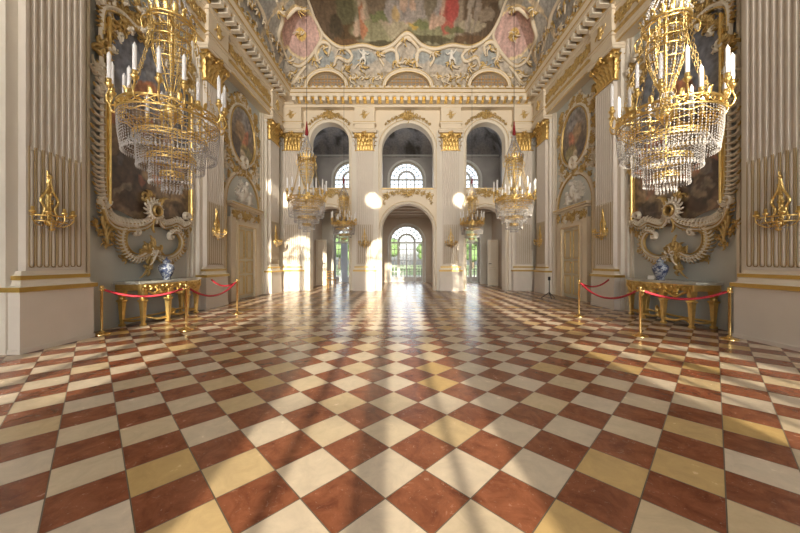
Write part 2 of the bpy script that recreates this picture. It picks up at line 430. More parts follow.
# the garden front behind the camera, unseen: tall and round windows shaped to throw sun patches
RWX = (-3.0, 0.0, 3.0); OCX = (-3.55, -.5, 2.55); RWR = .78; RSP = 4.55
m = MB(); xs = [-WX]+[v for c in RWX for v in (c-RWR,c+RWR)]+[WX]
for i in range(0,8,2): m.box(xs[i], xs[i+1], -5.3, -5.0, 0, 5.95)
for c in RWX: arch_fill(m, c, RWR, RSP, 5.95, -5.3, -5.0)
xs = [-WX]+[v for c in OCX for v in (c-.27,c+.27)]+[WX]
for i in range(0,8,2): m.box(xs[i], xs[i+1], -5.3, -5.0, 5.95, 7.6)
for c in OCX:
    arch_fill(m, c, .27, 6.55, 7.6, -5.3, -5.0); m2 = arcpts(c, .27, 6.55, 20)
    for (xa,za),(xb,zb_) in zip(m2, m2[1:]):
        za, zb_ = 13.10-za, 13.10-zb_
        m.add([(xa,-5.3,za),(xb,-5.3,zb_),(xb,-5.3,5.95),(xa,-5.3,5.95),(xa,-5.0,za),(xb,-5.0,zb_),(xb,-5.0,5.95),(xa,-5.0,5.95)],[(3,2,1,0),(4,5,6,7),(0,1,5,4)])
structure(m.build('wall_back', M['field']))
# facing of the upper storey of the window wall in grey painted plaster, with a pale cornice line
m = MB()
for a, b_ in ((-WX,-SB-.95),(-SB+.95,-.95),(.95,SB-.95),(SB+.95,WX)): m.box(a, b_, YB-.03, YB, 3.42, 7.3)
for cx in (-SB,0,SB):
    arch_fill(m, cx, .95, 5.1, 7.3, YB-.03, YB)
structure(m.build('wall_gallery_far', M['greyfresco']))
m = MB(); m.box(-WX, WX, YB-.1, YB-.03, 6.2, 6.27)
for cx in (-SB,0,SB):
    m.strip([(cx-.9,4.1)]+arcpts(cx,.9,5.1,24)+[(cx+.9,4.1)], .06, .05, YB-.03)
    m.strip([(cx-.9,0)]+arcpts(cx,.9,1.97,24)+[(cx+.9,0)], .05, .05, YB)
structure(m.build('trim_3', M['winframe']))

def window_fan(mb, r, zs, y, w=.055):   # radial bars of a fanlight centred on x=0
    for rr in (r-.02, r*.52, r*.46): mb.strip(arcpts(0, rr, zs, 22), w*.6, .05, y)
    mb.strip(arcpts(0, r*.76, zs, 22), w*.35, .04, y)
    for k in range(1,10):
        a = PI*k/10; mb.strip([(-r*.5*math.cos(a), zs+r*.5*math.sin(a)), (-r*math.cos(a), zs+r*math.sin(a))], w*.35, .035, y)
    for k in range(1,4):
        a = PI*k/4; mb.strip([(-.04*math.cos(a), zs+.04*math.sin(a)), (-r*.48*math.cos(a), zs+r*.48*math.sin(a))], w*.35, .035, y)
def disc_glass(mb, r, z0, zs, y):
    A = arcpts(0, r, zs, 22); vs = [(-r,y,z0),(r,y,z0)]+[(x,y,z) for x,z in reversed(A)]
    mb.add(vs, [tuple(range(len(vs)))])
def make_low_window(name):
    t = empty(name)
    m = MB(); r=.83; zs=1.97
    m.box(-r,r,0,.07,zs-.05,zs+.03); window_fan(m, r, zs, .06)
    m.box(-r,-r+.05,0,.07,0,zs); m.box(r-.05,r,0,.07,0,zs)
    for x in (-.40,.40): m.box(x-.03,x+.03,0,.07,0,zs)
    m.build('window_frame', M['winframe'], t)
    for (a,b_) in ((-.77,-.44),(-.36,-.0),(.0,.36),(.44,.77)):
        d = MB(); d.box(a,a+.03,.0,.05,.02,1.9); d.box(b_-.03,b_,.0,.05,.02,1.9); d.box(a,b_,.0,.05,1.87,1.9)
        d.box(a,b_,.005,.045,.02,.24)
        n = 6
        for k in range(n): 
            z = .24+k*(1.66/n); d.box(a,b_,.01,.04,z-.014,z+.014)
        mid=(a+b_)/2; d.box(mid-.013,mid+.013,.01,.04,.24,1.9)
        d.build('casement', M['winframe'], t)
    g = MB(); disc_glass(g, .82, .2, zs, .03); g.build('pane', M['glass'], t)
    return t
def make_up_window(name):
    t = empty(name); m = MB(); r=.83; zs=5.1
    m.box(-r,r,0,.07,zs-.05,zs+.03); window_fan(m, r, zs, .06)
    m.box(-r,-r+.05,0,.07,4.1,zs); m.box(r-.05,r,0,.07,4.1,zs); m.box(-r,r,0,.07,4.1,4.16)
    for x in (-.40,0,.40): m.box(x-.03,x+.03,0,.07,4.1,zs)
    for x in (-.6,-.2,.2,.6): m.box(x-.016,x+.016,.01,.04,4.1,zs)
    for z in (4.35,4.6,4.85): m.box(-r,r,.01,.04,z-.015,z+.015)
    m.build('window_frame', M['winframe'], t)
    g = MB(); disc_glass(g, .82, 4.1, zs, .03); g.build('pane', M['glass'], t)
    return t
wl = make_low_window('window_1'); wu = make_up_window('window_2')
place(wl, (-SB,YB+.1,0)); place(wu, (-SB,YB+.1,0)); structure(wl); structure(wu)
k = 3
for y in (YB+.1,):
    for cx in (0,SB):
        a = copy_tree(wl); a.name='window_%d'%k; place(a,(cx,y,0)); b_ = copy_tree(wu); b_.name='window_%d'%(k+1); place(b_,(cx,y,0)); k += 2

for cx, ox in zip(RWX, OCX):  # unseen rear windows; thick mullion and bars added to streak the sunlight
    t = empty('window_%d'%k, (cx,-5.2,0)); structure(t); k += 1
    m = MB(); r=RWR
    m.box(-r,r,0,.07,RSP-.05,RSP+.03); window_fan(m, r, RSP, .06, .04); m.box(-r,r,0,.07,1.95,2.05)
    m.box(-.08,.08,0,.09,0,RSP+.3)
    for x in (-r+.03,-.42,.42,r-.03): m.box(x-.03,x+.03,0,.07,0,RSP)
    m.box(-r,r,0,.05,0,.24)
    for z in (.65,1.1,1.55,2.5,3.0,3.5,4.0): m.box(-r,r,.01,.04,z-.012,z+.012)
    m.build('window_frame', M['winframe'], t)
    g = MB(); disc_glass(g, r-.01, .2, RSP, .03); g.build('pane', M['glass'], t)

# ------------------------------------------------------------------ ceiling: cove + fresco
CW = 4.45; CY = 10.92; CZ = 6.8; CH = 2.25; CR = 1.8
def ceil_z(x, y):
    d = min(CW-abs(x), CY-y, y+5.0); u = 1-min(max(d,0)/CR,1)
    return CZ+CH*math.sqrt(max(0,1-u*u))
def hit(px, py):             # point of the vault seen along a sight line
    dx, dz = (px-CXP)/F, (CYP-py)/F; lo = 2.0; Y = lo
    while Y < CY:
        x = CAMX+dx*Y
        if abs(x) >= CW or 1+dz*Y > ceil_z(x, Y): break
        Y += .01
    Y = min(Y, CY-.001); x = max(-CW,min(CW, CAMX+dx*Y)); return (x, Y, ceil_z(x, Y))
outline = [(296,-20),(308,0),(316,21),(327,38),(342,48),(363,45),(379,49),(392,45),(407,33),(422,45),(435,49),(452,45),(471,47),(487,38),(498,21),(506,0),(518,-20)]
OUT = cr([hit(*p) for p in outline], 6)
def fz(x):                   # height of the fresco's scalloped lower border at x
    best = 99
    for a, b_ in zip(OUT, OUT[1:]):
        if (a[0]-x)*(b_[0]-x) <= 0 and abs(a[0]-b_[0]) > 1e-6:
            t = (x-a[0])/(b_[0]-a[0]); best = min(best, a[2]+(b_[2]-a[2])*t)
    return best
blob_px = [ # scene of the fresco: (px, py, radius along x, radius along z, colour)
 (330,10,.75,.5,(.10,.07,.04)),(318,0,.5,.6,(.16,.11,.07)),(350,32,.5,.18,(.13,.08,.035)),(365,8,.35,.4,(.30,.27,.17)),
 (400,30,1.6,.22,(.34,.32,.19)),(440,30,1.2,.2,(.30,.29,.17)),(395,10,.5,.5,(.46,.40,.28)),(385,3,.8,.25,(.45,.36,.27)),
 (391,6,.28,.12,(.50,.42,.36)),(415,10,.2,.32,(.62,.42,.10)),(408,4,.14,.25,(.60,.38,.28)),(447,15,.22,.32,(.48,.13,.10)),(438,20,.3,.1,(.60,.42,.32)),
 (363,24,.1,.26,(.50,.22,.12)),(358,30,.12,.14,(.55,.40,.30)),(462,8,.3,.5,(.36,.29,.22)),(480,12,.55,.6,(.16,.11,.07)),(492,25,.3,.3,(.12,.08,.05)),(470,26,.5,.1,(.42,.36,.26)),
 (425,40,.9,.10,(.12,.10,.05)),(385,44,.9,.09,(.12,.10,.05)),(470,40,.6,.10,(.17,.10,.05)),(345,43,.5,.09,(.20,.11,.05)),
 (407,-8,1.2,.3,(.40,.36,.34)),(375,-6,.3,.3,(.20,.15,.10)),(430,2,.18,.2,(.24,.20,.14)),(404,1,.10,.10,(.62,.44,.34)),(412,1,.07,.08,(.60,.42,.32)),(445,5,.09,.10,(.62,.42,.32)),(452,9,.10,.18,(.50,.10,.09)),(434,24,.14,.06,(.62,.42,.32)),(396,14,.12,.12,(.55,.40,.20)),(363,16,.07,.08,(.60,.42,.32)),(471,4,.09,.4,(.42,.36,.30)),(478,4,.06,.4,(.36,.30,.25)),(486,16,.3,.08,(.30,.24,.18)),(345,6,.3,.25,(.14,.13,.07)),(336,26,.2,.2,(.08,.06,.035)),(380,18,.3,.06,(.20,.22,.10)),(420,24,.3,.05,(.22,.24,.11)),(455,30,.35,.06,(.17,.17,.08))]
BL = [(hit(a,b_),rx,rz,c) for a,b_,rx,rz,c in blob_px]
pinks = [hit(301,34), hit(514,34)]; 
pan_px = [(360,58,.62,.2),(447,58,.62,.2),(325,58,.3,.28),(490,58,.3,.28),(393,57,.28,.17),(421,57,.28,.17)]
PN = [(hit(a,b_),rx,rz) for a,b_,rx,rz in pan_px]
cart = hit(407,52)
def ceil_col(x, y, z):
    n1 = .10*fb(x,y+z,1,2.0)
    far = (CY-y) < (CW-abs(x))
    side = not far
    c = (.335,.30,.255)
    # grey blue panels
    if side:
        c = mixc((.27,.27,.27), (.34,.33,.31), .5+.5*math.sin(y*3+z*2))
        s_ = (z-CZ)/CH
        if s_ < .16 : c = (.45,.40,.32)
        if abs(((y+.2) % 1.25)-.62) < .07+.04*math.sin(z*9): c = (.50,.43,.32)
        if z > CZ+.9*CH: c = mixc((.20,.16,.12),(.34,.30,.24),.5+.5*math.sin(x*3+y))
    else:
        for p, rx, rz in PN:
            d = ((x-p[0]+n1)/rx)**2+((z-p[2])/rz)**2
            if d < 1: c = mixc((.27,.29,.29), (.20,.21,.21), .5+.5*fb(x,z,3,4))
        if z < CZ+.8 and c == (.335,.30,.255): c = mixc((.38,.34,.28),(.24,.20,.15), .5+.9*fb(x,z,5,6))
        if z > fz(x)+.0:
            sky = mixc((.33,.31,.19),(.42,.38,.30), min(1,max(0,(z-8.2)/.6)))
            c = sky; wx = x+.12*fb(x,z,7,3); wz = z+.07*fb(x,z,11,4)
            for p, rx, rz, cc in BL:
                d = ((wx-p[0])/rx)**2+((wz-p[2])/rz)**2
                if d < 1.15: c = mixc(c, cc, .95*min(1,(1.15-d)/.25))
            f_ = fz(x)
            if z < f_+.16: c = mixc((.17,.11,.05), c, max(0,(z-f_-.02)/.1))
    for p in pinks:
        q = ((x-p[0])/.62)**2+((y-p[1])/.8)**2+((z-p[2])/.62)**2
        if q < 1+n1*3:
            c = mixc((.42,.29,.265), (.36,.24,.22), .5+.7*fb(x,z,5,5))
            if q < .07: c = (.52,.36,.12)
        elif q < 1.25+n1*3: c = (.50,.41,.26)
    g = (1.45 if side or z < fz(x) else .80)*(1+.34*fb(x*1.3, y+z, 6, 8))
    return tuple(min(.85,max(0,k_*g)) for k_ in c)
def axis(a, b_, fine, coarse, lo, hi):
    out=[]; v=a
    while v < b_-1e-6:
        out.append(v); v += fine if (v < lo or v > hi) else coarse
    out.append(b_); return out
gx = axis(-CW, CW, .022, .05, -CW+1.0, CW-1.0)
# fine rows near the far wall, where the cove rises steeply
gy = [-5.0,-4,-3,-1,1,3,4,5,5.6,6.2,6.8,7.2,7.6]+[7.8+.05*i for i in range(26)]
tt = [PI/2-(PI/2)*(i/100.0) for i in range(101)]
gy += [CY-CR*(1-math.cos(t)) for t in tt if CY-CR*(1-math.cos(t)) > gy[-1]+.005]
gy[-1] = CY
vs=[]; fs=[]; cols=[]
# the side coves also need rows of their own
gxs = sorted(set([round(v,5) for v in gx]+[round(sg*(CW-CR*(1-math.cos(PI/2*i/60))),5) for sg in (-1,1) for i in range(61)]))
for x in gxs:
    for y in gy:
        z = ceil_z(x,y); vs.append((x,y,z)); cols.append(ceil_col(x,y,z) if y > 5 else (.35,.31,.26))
ny = len(gy)
for i in range(len(gxs)-1):
    for j in range(ny-1):
        a=i*ny+j; fs.append((a,a+1,a+ny+1,a+ny))
m = MB(); m.add(vs,fs,True); m.col=cols; structure(m.build('ceiling', M['fresco']))

# stucco work on the cove (white bands with gold edges)
def lift(p, d=.04):          # move a point of the vault inwards
    x,y,z = p; e=.01
    gxn = (ceil_z(x+e,y)-ceil_z(x-e,y))/(2*e) if abs(x)<CW-.02 else 0; gyn = (ceil_z(x,y+e)-ceil_z(x,y-e))/(2*e) if y < CY-.02 else -8
    n = Vector((gxn, gyn, -1)); n.normalize(); return (x+n.x*d, y+n.y*d, z+n.z*d)
white_lines = [outline,
 [(334,66),(338,58),(348,62),(352,55),(345,47)],[(480,66),(476,58),(466,62),(462,55),(470,47)],
 [(384,66),(380,58),(385,52),(393,50),(398,56),(396,66)],[(430,66),(434,58),(429,52),(421,50),(416,56),(418,66)],
 [(398,66),(396,50),(401,42),(407,37),(413,42),(418,50),(416,66)],
 [(320,63),(316,52),(322,42),(330,46),(328,56)],[(494,63),(498,52),(492,42),(484,46),(486,56)],
 [(283,50),(278,36),(282,18),(276,0)],[(283,50),(290,62),(300,66),(310,58),(318,46),(322,34),(316,20)],
 [(532,50),(537,36),(533,18),(539,0)],[(532,50),(525,62),(515,66),(505,58),(497,46),(493,34),(499,20)],
 [(284,76),(292,84),(300,74),(306,66)],[(531,76),(523,84),(515,74),(509,66)],
 [(272,50),(266,30),(262,12),(250,-10)],[(543,50),(549,30),(553,12),(565,-10)],
 [(286,18),(296,8),(306,12)],[(529,18),(519,8),(509,12)]]
mw = MB(); mg = MB()
for L_ in white_lines:
    P = cr([lift(hit(*p), .03) for p in L_], 6)
    n_=len(P); mw.tube(P, [.06*(.6+.4*math.sin(PI*i/(n_-1))) for i in range(n_)], 6)
    P2 = [(p[0]+.0, p[1]-.03, p[2]+.055) for p in P]; mg.tube(P2, .018, 5)
rnd = random.Random(8)
for (a,b_) in [(301,34),(514,34),(407,38),(343,50),(471,50),(325,48),(490,48),(288,60),(527,60),(379,52),(435,52),(300,8),(515,8),(280,10),(535,10),(316,60),(498,60),(362,64),(452,64),(408,62),(398,62),(417,62),(294,74),(521,74),(330,66),(484,66),(345,66),(470,66)]:
    p = Vector(lift(hit(a,b_), .03))
    for k in range(13):
        a_ = rnd.uniform(0,2*PI); r = rnd.uniform(.10,.30)
        q = [p, p+Vector((r*.5*math.cos(a_),-.03,r*.5*math.sin(a_))), p+Vector((r*math.cos(a_+.5),-.0,r*math.sin(a_+.5)))]
        (mg if k%3 else mw).tube(cr([tuple(v) for v in q],4), [.026]*4+[.02]*4+[.006], 5)
for sg in (-1,1):
    y = 7.8
    while y < 10.5:
        for d_, zz in ((.02,.35),(.06,.6),(.2,1.0)):
            x = sg*(CW-d_-rnd.uniform(0,.06)); yy = y+rnd.uniform(-.08,.08)
            p = Vector((x-sg*.03, yy, ceil_z(x,yy)))
            for k in range(6):
                a_ = rnd.uniform(0,2*PI); r = rnd.uniform(.1,.26)
                q = [p, p+Vector((-sg*.04, r*.5*math.cos(a_), r*.5*math.sin(a_))), p+Vector((-sg*.01, r*math.cos(a_+.6), r*math.sin(a_+.6)))]
                (mg if k%2 else mw).tube(cr([tuple(v) for v in q],4), [.03]*4+[.022]*4+[.006], 5)
        y += .3
for x in [-3.9,-3.6,-2.0,-1.75,-1.45,-1.15,-.95,.95,1.15,1.45,1.75,2.0,3.6,3.9]:
    for z_ in (.25,.6):
        p = Vector((x+rnd.uniform(-.06,.06), CY-.05-.05*z_, CZ+z_))
        for k in range(7):
            a_ = rnd.uniform(0,2*PI); r = rnd.uniform(.1,.24)
            q = [p, p+Vector((r*.5*math.cos(a_),-.04,r*.5*math.sin(a_))), p+Vector((r*math.cos(a_+.6),-.01,r*math.sin(a_+.6)))]
            (mg if k%2 else mw).tube(cr([tuple(v) for v in q],4), [.028]*4+[.02]*4+[.006], 5)
structure(mw.build('trim_4', M['cream'])); structure(mg.build('trim_5', M['golddull']))

# lunette windows over the cornice
for i,(cx, r) in enumerate(((-2.78,.72),(0,.84),(2.78,.72))):
    t = empty('trim_%d'%(6+i), (cx, 10.6, 6.98)); structure(t)
    m = MB()
    A = arcpts(0, r, 0, 22, .6); B = arcpts(0, r-.09, 0, 22, .51)
    for k in range(22):
        a,b_,c,d = A[k],A[k+1],B[k+1],B[k]
        m.add([(a[0],0,a[1]),(b_[0],0,b_[1]),(c[0],0,c[1]),(d[0],0,d[1]),(a[0],.45,a[1]),(b_[0],.45,b_[1]),(c[0],.3,c[1]),(d[0],.3,d[1])],[(0,1,2,3),(0,4,5,1),(3,2,6,7)])
    m.strip(A, .03, .03, 0); m.box(-r-.05,r+.05,-.02,.3,-.2,-.0)
    m.build('surround', M['cream'], t)
    m = MB(); m.strip(arcpts(0,r-.09,0,22,.51), .013, .02, 0); m.strip(arcpts(0,r+.06,0,22,.67), .016, .02, 0.05)
    m.build('gilt_edge', M['golddull'], t)
    m = MB(); vs = [(x,.2,z) for x,z in B]; m.add(vs,[tuple(range(len(vs)))]); m.build('panel', M['lattice'], t)
    m = MB()
    for k in range(-5,6):
        x=k*(r-.1)/5.5; h=.5*math.sqrt(max(0,1-(x/(r-.09))**2)); m.box(x-.008,x+.008,.17,.2,0,h)
    for z in (.12,.24,.36): 
        h=(r-.1)*math.sqrt(1-(z/.52)**2); m.box(-h,h,.17,.2,z-.008,z+.008)
    m.build('glazing_bar', M['woodgilt'], t)

# ------------------------------------------------------------------ entablature
EX = 4.33; EY = 10.78
def path(off=0.0): return [(-EX, -5.0, 1, 0), (-EX, EY, 1, -1), (EX, EY, -1, -1), (EX, -5.0, -1, 0)]
m = MB()
m.extrude([(-.25,6.36),(.03,6.36),(.05,6.42),(.10,6.44),(.10,6.50),(.12,6.50),(.14,6.54),(.36,6.56),(.38,6.58),(.38,6.66),(.41,6.68),(.45,6.75),(.47,6.76),(.47,6.80),(.3,6.84),(-.25,6.86)], path())
for sg in (-1,1):
    side = [(sg*EX,-5.0,-sg,0),(sg*EX,EY,-sg,0)]
    m.extrude([(-.25,5.62),(.0,5.62),(.0,5.70),(.02,5.71),(.02,5.79),(.05,5.82),(.05,5.86),(.0,5.87),(.0,6.36)], side)
structure(m.build('trim_9', M['cream']))
m = MB()
m.extrude([(.105,6.495),(.135,6.535),(.15,6.53)], path()); m.extrude([(.455,6.745),(.48,6.77),(.46,6.79)], path()); m.extrude([(.385,6.655),(.415,6.69),(.39,6.70)], path())
for sg in (-1,1):
    side = [(sg*EX,-5.0,-sg,0),(sg*EX,EY,-sg,0)]
    m.extrude([(.022,5.79),(.06,5.82),(.06,5.85),(.03,5.86)], side); m.extrude([(.0,5.60),(.012,5.625),(.0,5.65)], side)
structure(m.build('trim_10', M['golddull']))
# modillions (white) and gold shells between them
mw = MB(); mg = MB()
def mod(x, y, dx, dy, k):
    tx, ty = -dy, dx
    def bx(mb, w, d0, d1, z0, z1, sh=0):
        P=[(d0,-w),(d1,-w),(d1,w),(d0,w)]
        q=[(x+dx*d+tx*(u+sh), y+dy*d+ty*(u+sh)) for d,u in P]
        mb.add([(a,b_,z0) for a,b_ in q]+[(a,b_,z1) for a,b_ in q],[(0,1,2,3),(7,6,5,4),(0,4,5,1),(1,5,6,2),(2,6,7,3),(3,7,4,0)])
    bx(mw,.06,.10,.35,6.43,6.565); bx(mw,.07,.10,.38,6.555,6.58)
    bx(mg,.035,.33,.345,6.455,6.55); bx(mg,.055,.11,.15,6.43,6.56,.125); bx(mg,.05,.14,.33,6.545,6.562,.125); bx(mg,.03,.12,.28,6.535,6.56,.125)
    bx(mg,.028,.43,.50,6.79,6.84,.06); bx(mw,.03,.42,.485,6.80,6.84,-.06)
n_=0; y=-.2
Y0=3.0
for sg in (-1,1):
    y = 2.6
    while y < EY-.45: mod(sg*EX, y, -sg, 0, 0); y += .25
x = -EX+.5
while x < EX-.4: mod(x, EY, 0, -1, 0); x += .25
structure(mw.build('trim_11', M['white'])); structure(mg.build('trim_12', M['gold']))
# gilded scroll frieze on both long walls
rnd = random.Random(3)
for idx, sg in enumerate((-1,1)):
    m = MB(sg*-1 if False else 1)
    y = 2.8; k=0
    while y < 10.3:
        for q in range(2):
            u = 0 if q else .11
            a = [(y+u+.12*math.cos(t)*(1-.05*j), 6.12+.13*math.sin(t)*(1 if k%2 else -1)*(1-.05*j)) for j,t in enumerate([i*.6 for i in range(12)])]
            m.strip(a,[.02*(1-.05*j) for j in range(12)],.03,0)
        foliage(m, y+.06, 6.12, .13, 8, rnd, 0, .03); foliage(m, y+.2, 6.12+.1*(1 if k%2 else -1), .09, 6, rnd, 0, .03); y += .24; k+=1
    # local x runs along the wall
    o = m.build('trim_%d'%(13+idx), M['golddull']); structure(o)
    if sg < 0: o.location=(-EX*S+.001,0,0); o.rotation_euler=(0,0,PI/2)
    else:
        o.location=(EX*S-.001,0,0)
        for v in o.data.vertices: v.co.x *= -1
        o.rotation_euler=(0,0,-PI/2)

# ------------------------------------------------------------------ pilasters
def flute_profile(w=.31, n=8):
    pts=[(-w,0)]; pitch = 2*(w-.02)/n
    for k in range(n):
        c = -w+.02+pitch*(k+.5); r=pitch*.36
        for j in range(7):
            a = PI*j/6; pts.append((c-r*math.cos(a), r*math.sin(a)))
    pts.append((w,0)); return pts, pitch
def make_pilaster():
    t = empty('fluted_pilaster')
    m = MB(); m.box(-.50,.50,-.09,0,0,5.62); m.box(-.42,.42,-.17,0,0,5.62); m.build('backing_strip', M['palestucco'], t)
    m = MB(); m.box(-.40,.40,-.30,0,0,.665); m.box(-.41,.41,-.31,0,0,.05)
    m.build('pedestal', M['pinkish'], t)
    b = MB()
    prof = [(.0,.665),(.02,.67),(.02,.725),(-.02,.74),(-.035,.79),(-.03,.80),(-.03,.85),(-.055,.86),(-.065,.90)]
    rings=[]
    for d,z in prof:
        e=.40+d; rings.append([(-e,0,z),(-e,-.30-d,z),(e,-.30-d,z),(e,0,z)])
    b.loft(rings, False, False, False); b.build('base_moulding', M['white'], t)
    g = MB()
    for d,z0,z1 in ((.028,.672,.724),(-.022,.802,.848)):
        e=.40+d; g.box(-e,e,-.30-d,-.01,z0,z1)
    g.build('gilt_band', M['ochre'], t)
    pts, pitch = flute_profile()
    m = MB()
    y0=-.255
    def ring(z, full=True): return [(x, y0+(d if full else 0), z) for x,d in pts]+[(.31,-.1,z),(-.31,-.1,z)]
    m.loft([ring(.90,False), ring(.93,False), ring(.945), ring(4.86)], False, True, True)
    # the lower third of each flute is filled with a rounded cable
    for k in range(8):
        c=-.31+.02+pitch*(k+.5); r=pitch*.30
        rows=[]
        for z,s_ in ((.94,.3),(.955,.8),(.98,1),(2.24,1),(2.27,.8),(2.285,.2)):
            rows.append([(c-r*s_*math.cos(PI*j/6), y0+.012-r*s_*math.sin(PI*j/6)*.8, z) for j in range(7)])
        m.loft(rows, True, False, False)
    m.build('shaft', M['pinkish'], t)
    g = MB()
    for k in range(8):
        c=-.31+.02+pitch*(k+.5); r=pitch*.37
        P=[(c-r,2.30)]+[(c-r*math.cos(a),.965-r*.9*math.sin(a)) for a in [PI*j/6 for j in range(7)]]+[(c+r,2.30)]
        g.strip(P,.0045,.005,y0)
    g.build('gilt_edging', M['edging'], t)
    # corinthian capital
    m = MB(); 
    rings=[]
    for e,y1,z in ((.345,-.26,4.86),(.36,-.28,4.865),(.36,-.28,4.89),(.30,-.21,4.90),(.30,-.21,5.3),(.37,-.29,5.45),(.42,-.34,5.47)):
        rings.append([(-e,0,z),(-e,y1,z),(e,y1,z),(e,0,z)])
    m.loft(rings, False, False, False)
    rnd = random.Random(2)
    for row,(z0,h,n,out) in enumerate(((4.89,.20,6,.06),(5.04,.20,5,.09),(5.20,.18,4,.11))):
        for k in range(n):
            x = -.30+.60*(k+.5)/n + 0
            leaf3(m, x, -.235, z0, h, .60/n*.80, out*1.3)
        for sgn in (-1,1):
            for yy in (-.19,-.07): leaf3(m, sgn*.335, yy, z0, h, .12, out, sgn, 0)
    for sgn in (-1,1):
        volute(m, (sgn*.30,5.44), .075, PI/2, -sgn*1.3, .024, .05, -.32)
        volute(m, (sgn*.10,5.42), .05, PI/2, sgn*1.3, .018, .04, -.32)
        P=[(sgn*(.335+.0),-.2,5.35)]
        sp=spiral(-.24,5.36,.075,0,1.2)
        m.tube([(sgn*.37,y,z) for y,z in sp], [.02*(1-.04*i) for i in range(len(sp))], 5)
    foliage(m, 0, 5.45, .12, 9, rnd, -.35, .06)
    m.build('capital', M['goldcap'], t)
    m = MB()
    rings=[]
    for e,y1,z in ((.41,-.33,5.47),(.44,-.36,5.49),(.44,-.36,5.52),(.46,-.38,5.54),(.46,-.38,5.58),(.40,-.33,5.62)):
        rings.append([(-e,0,z),(-e,y1,z),(e,y1,z),(e,0,z)])
    m.loft(rings, False, False, False)
    m.build('abacus', M['cream'], t)
    m = MB(); m.box(-.37,.37,-.33,0,5.62,6.40); m.box(-.41,.41,-.36,0,5.78,5.86); m.box(-.40,.40,-.355,0,6.34,6.42)
    m.build('entablature_block', M['cream'], t)
    m = MB(); foliage(m, 0, 6.10, .17, 9, rnd, -.33, .04); frond(m,0,5.95,PI/2,.3,.05,-.335,.05,.1)
    m.box(-.415,.415,-.365,-.3,5.835,5.855)
    m.build('gilt_ornament', M['golddull'], t)
    return t
proto = make_pilaster()
pil = [(-WX,3.76,PI/2,'fluted pilaster nearest the camera on the left wall, gold band on tall pedestal'),
       (-WX,6.93,PI/2,'fluted pilaster on the left wall between the large painting and the door'),
       (-WX,10.13,PI/2,'left wall pilaster beyond the door, closest to the far left corner'),
       (WX,3.76,-PI/2,'fluted pilaster nearest the camera on the right wall, gold edged flutes'),
       (WX,6.93,-PI/2,'fluted pilaster on the right wall between the large painting and the door'),
       (WX,10.13,-PI/2,'right wall pilaster beyond the door, behind the black tripod stand'),
       (-4.03,YF,0,'pilaster on the far wall squeezed into its left corner'),
       (-1.497,YF,0,'far wall pilaster left of the central arch'),
       (1.497,YF,0,'far wall pilaster right of the central arch'),
       (4.03,YF,0,'pilaster on the far wall squeezed into its right corner')]
for i,(x,y,rz,lab) in enumerate(pil):
    o = proto if i==0 else copy_tree(proto)
    place(o,(x,y,0),rz,label=lab,cat='pilaster',group='fluted pilasters with gilded capitals')
    if rz == 0: o.scale=(.94,.78,1)

# gold ornaments over the far arches
rnd = random.Random(21)
labs=['gold crest over the left upper arch of the far wall','large gold crest over the central upper arch','gold crest over the right upper arch of the far wall']
for i,(cx,r,s1,s2) in enumerate(OPEN):
    m = MB(); top=s2+r
    foliage(m,0,top+.26,.2 if i!=1 else .26,14,rnd,-.02,.07); foliage(m,-.16,top+.22,.14,8,rnd,-.02,.06); foliage(m,.16,top+.22,.14,8,rnd,-.02,.06)
    frond(m,0,top+.1,PI/2,.35,.07,-.04,.08,.05)
    for sgn in (-1,1):
        for k in range(1,7):
            a=PI/2-sgn*k*(.14 if i!=1 else .12); rr=r+.25
            foliage(m, rr*math.cos(a), s2+rr*math.sin(a), .13-.009*k, 7, rnd, -.01, .045)
        volute(m,(sgn*.22,top+.28),.08,PI,sgn*1.2,.02,.04,-.01)
    o=m.build('gilded_crest', M['golddull'], loc=(cx,YF,0)); tag(o,labs[i],'wall ornament','gilded crests over the far arches')

# ------------------------------------------------------------------ painted bays with rocaille frames
PC = 5.48
def LP(px, py, x=-4.5):
    Y,z = on_x(px,py,x); return (Y-PC, z)
def pcol(seed):
    def base(x,z):
        if z > 3.3: return mixc((.13,.12,.11),(.12,.14,.18), min(1,(z-3.3)/.8))
        return mixc((.085,.05,.03),(.16,.11,.06), min(1,max(0,(z-1.6)/1.5)))
    bl=[(-.45,4.2,.5,.4,0,(.13,.15,.20),.8),(-.15,3.95,.3,.13,.5,(.38,.15,.06),.8),(.1,4.3,.3,.2,.3,(.18,.19,.22),.7),
        (-.5,2.3,.35,.5,.2,(.035,.02,.012),.85),(-.1,2.7,.3,.22,.4,(.10,.06,.03),.8),(.3,2.35,.55,.16,-.3,(.22,.15,.08),.8),
        (.15,2.1,.5,.14,0,(.25,.18,.09),.7),(.55,1.95,.25,.22,0,(.04,.025,.015),.8),(.5,2.9,.3,.3,.5,(.22,.14,.07),.7),
        (.35,3.3,.22,.1,.7,(.33,.05,.03),.75 if seed>5 else .3),(-.25,3.4,.4,.22,-.4,(.10,.07,.045),.8),(0,1.75,.6,.1,0,(.13,.09,.045),.8),
        (.2,3.7,.15,.3,-.3,(.22,.15,.10),.7),(-.55,3.2,.16,.4,.1,(.05,.03,.02),.8),(.62,3.7,.25,.4,0,(.10,.10,.10),.7)]
    rq=random.Random(seed)
    for k in range(46):
        cc=rq.choice(((.20,.13,.07),(.05,.03,.02),(.28,.20,.12),(.14,.10,.07),(.30,.10,.05),(.10,.09,.09),(.24,.19,.13)))
        bl.append((rq.uniform(-.8,.8),rq.uniform(1.7,3.5),rq.uniform(.04,.14),rq.uniform(.05,.2),rq.uniform(-1.2,1.2),cc,.5))
    return lambda x,z: brush(base, bl, x, z, seed, .10, 4.0)
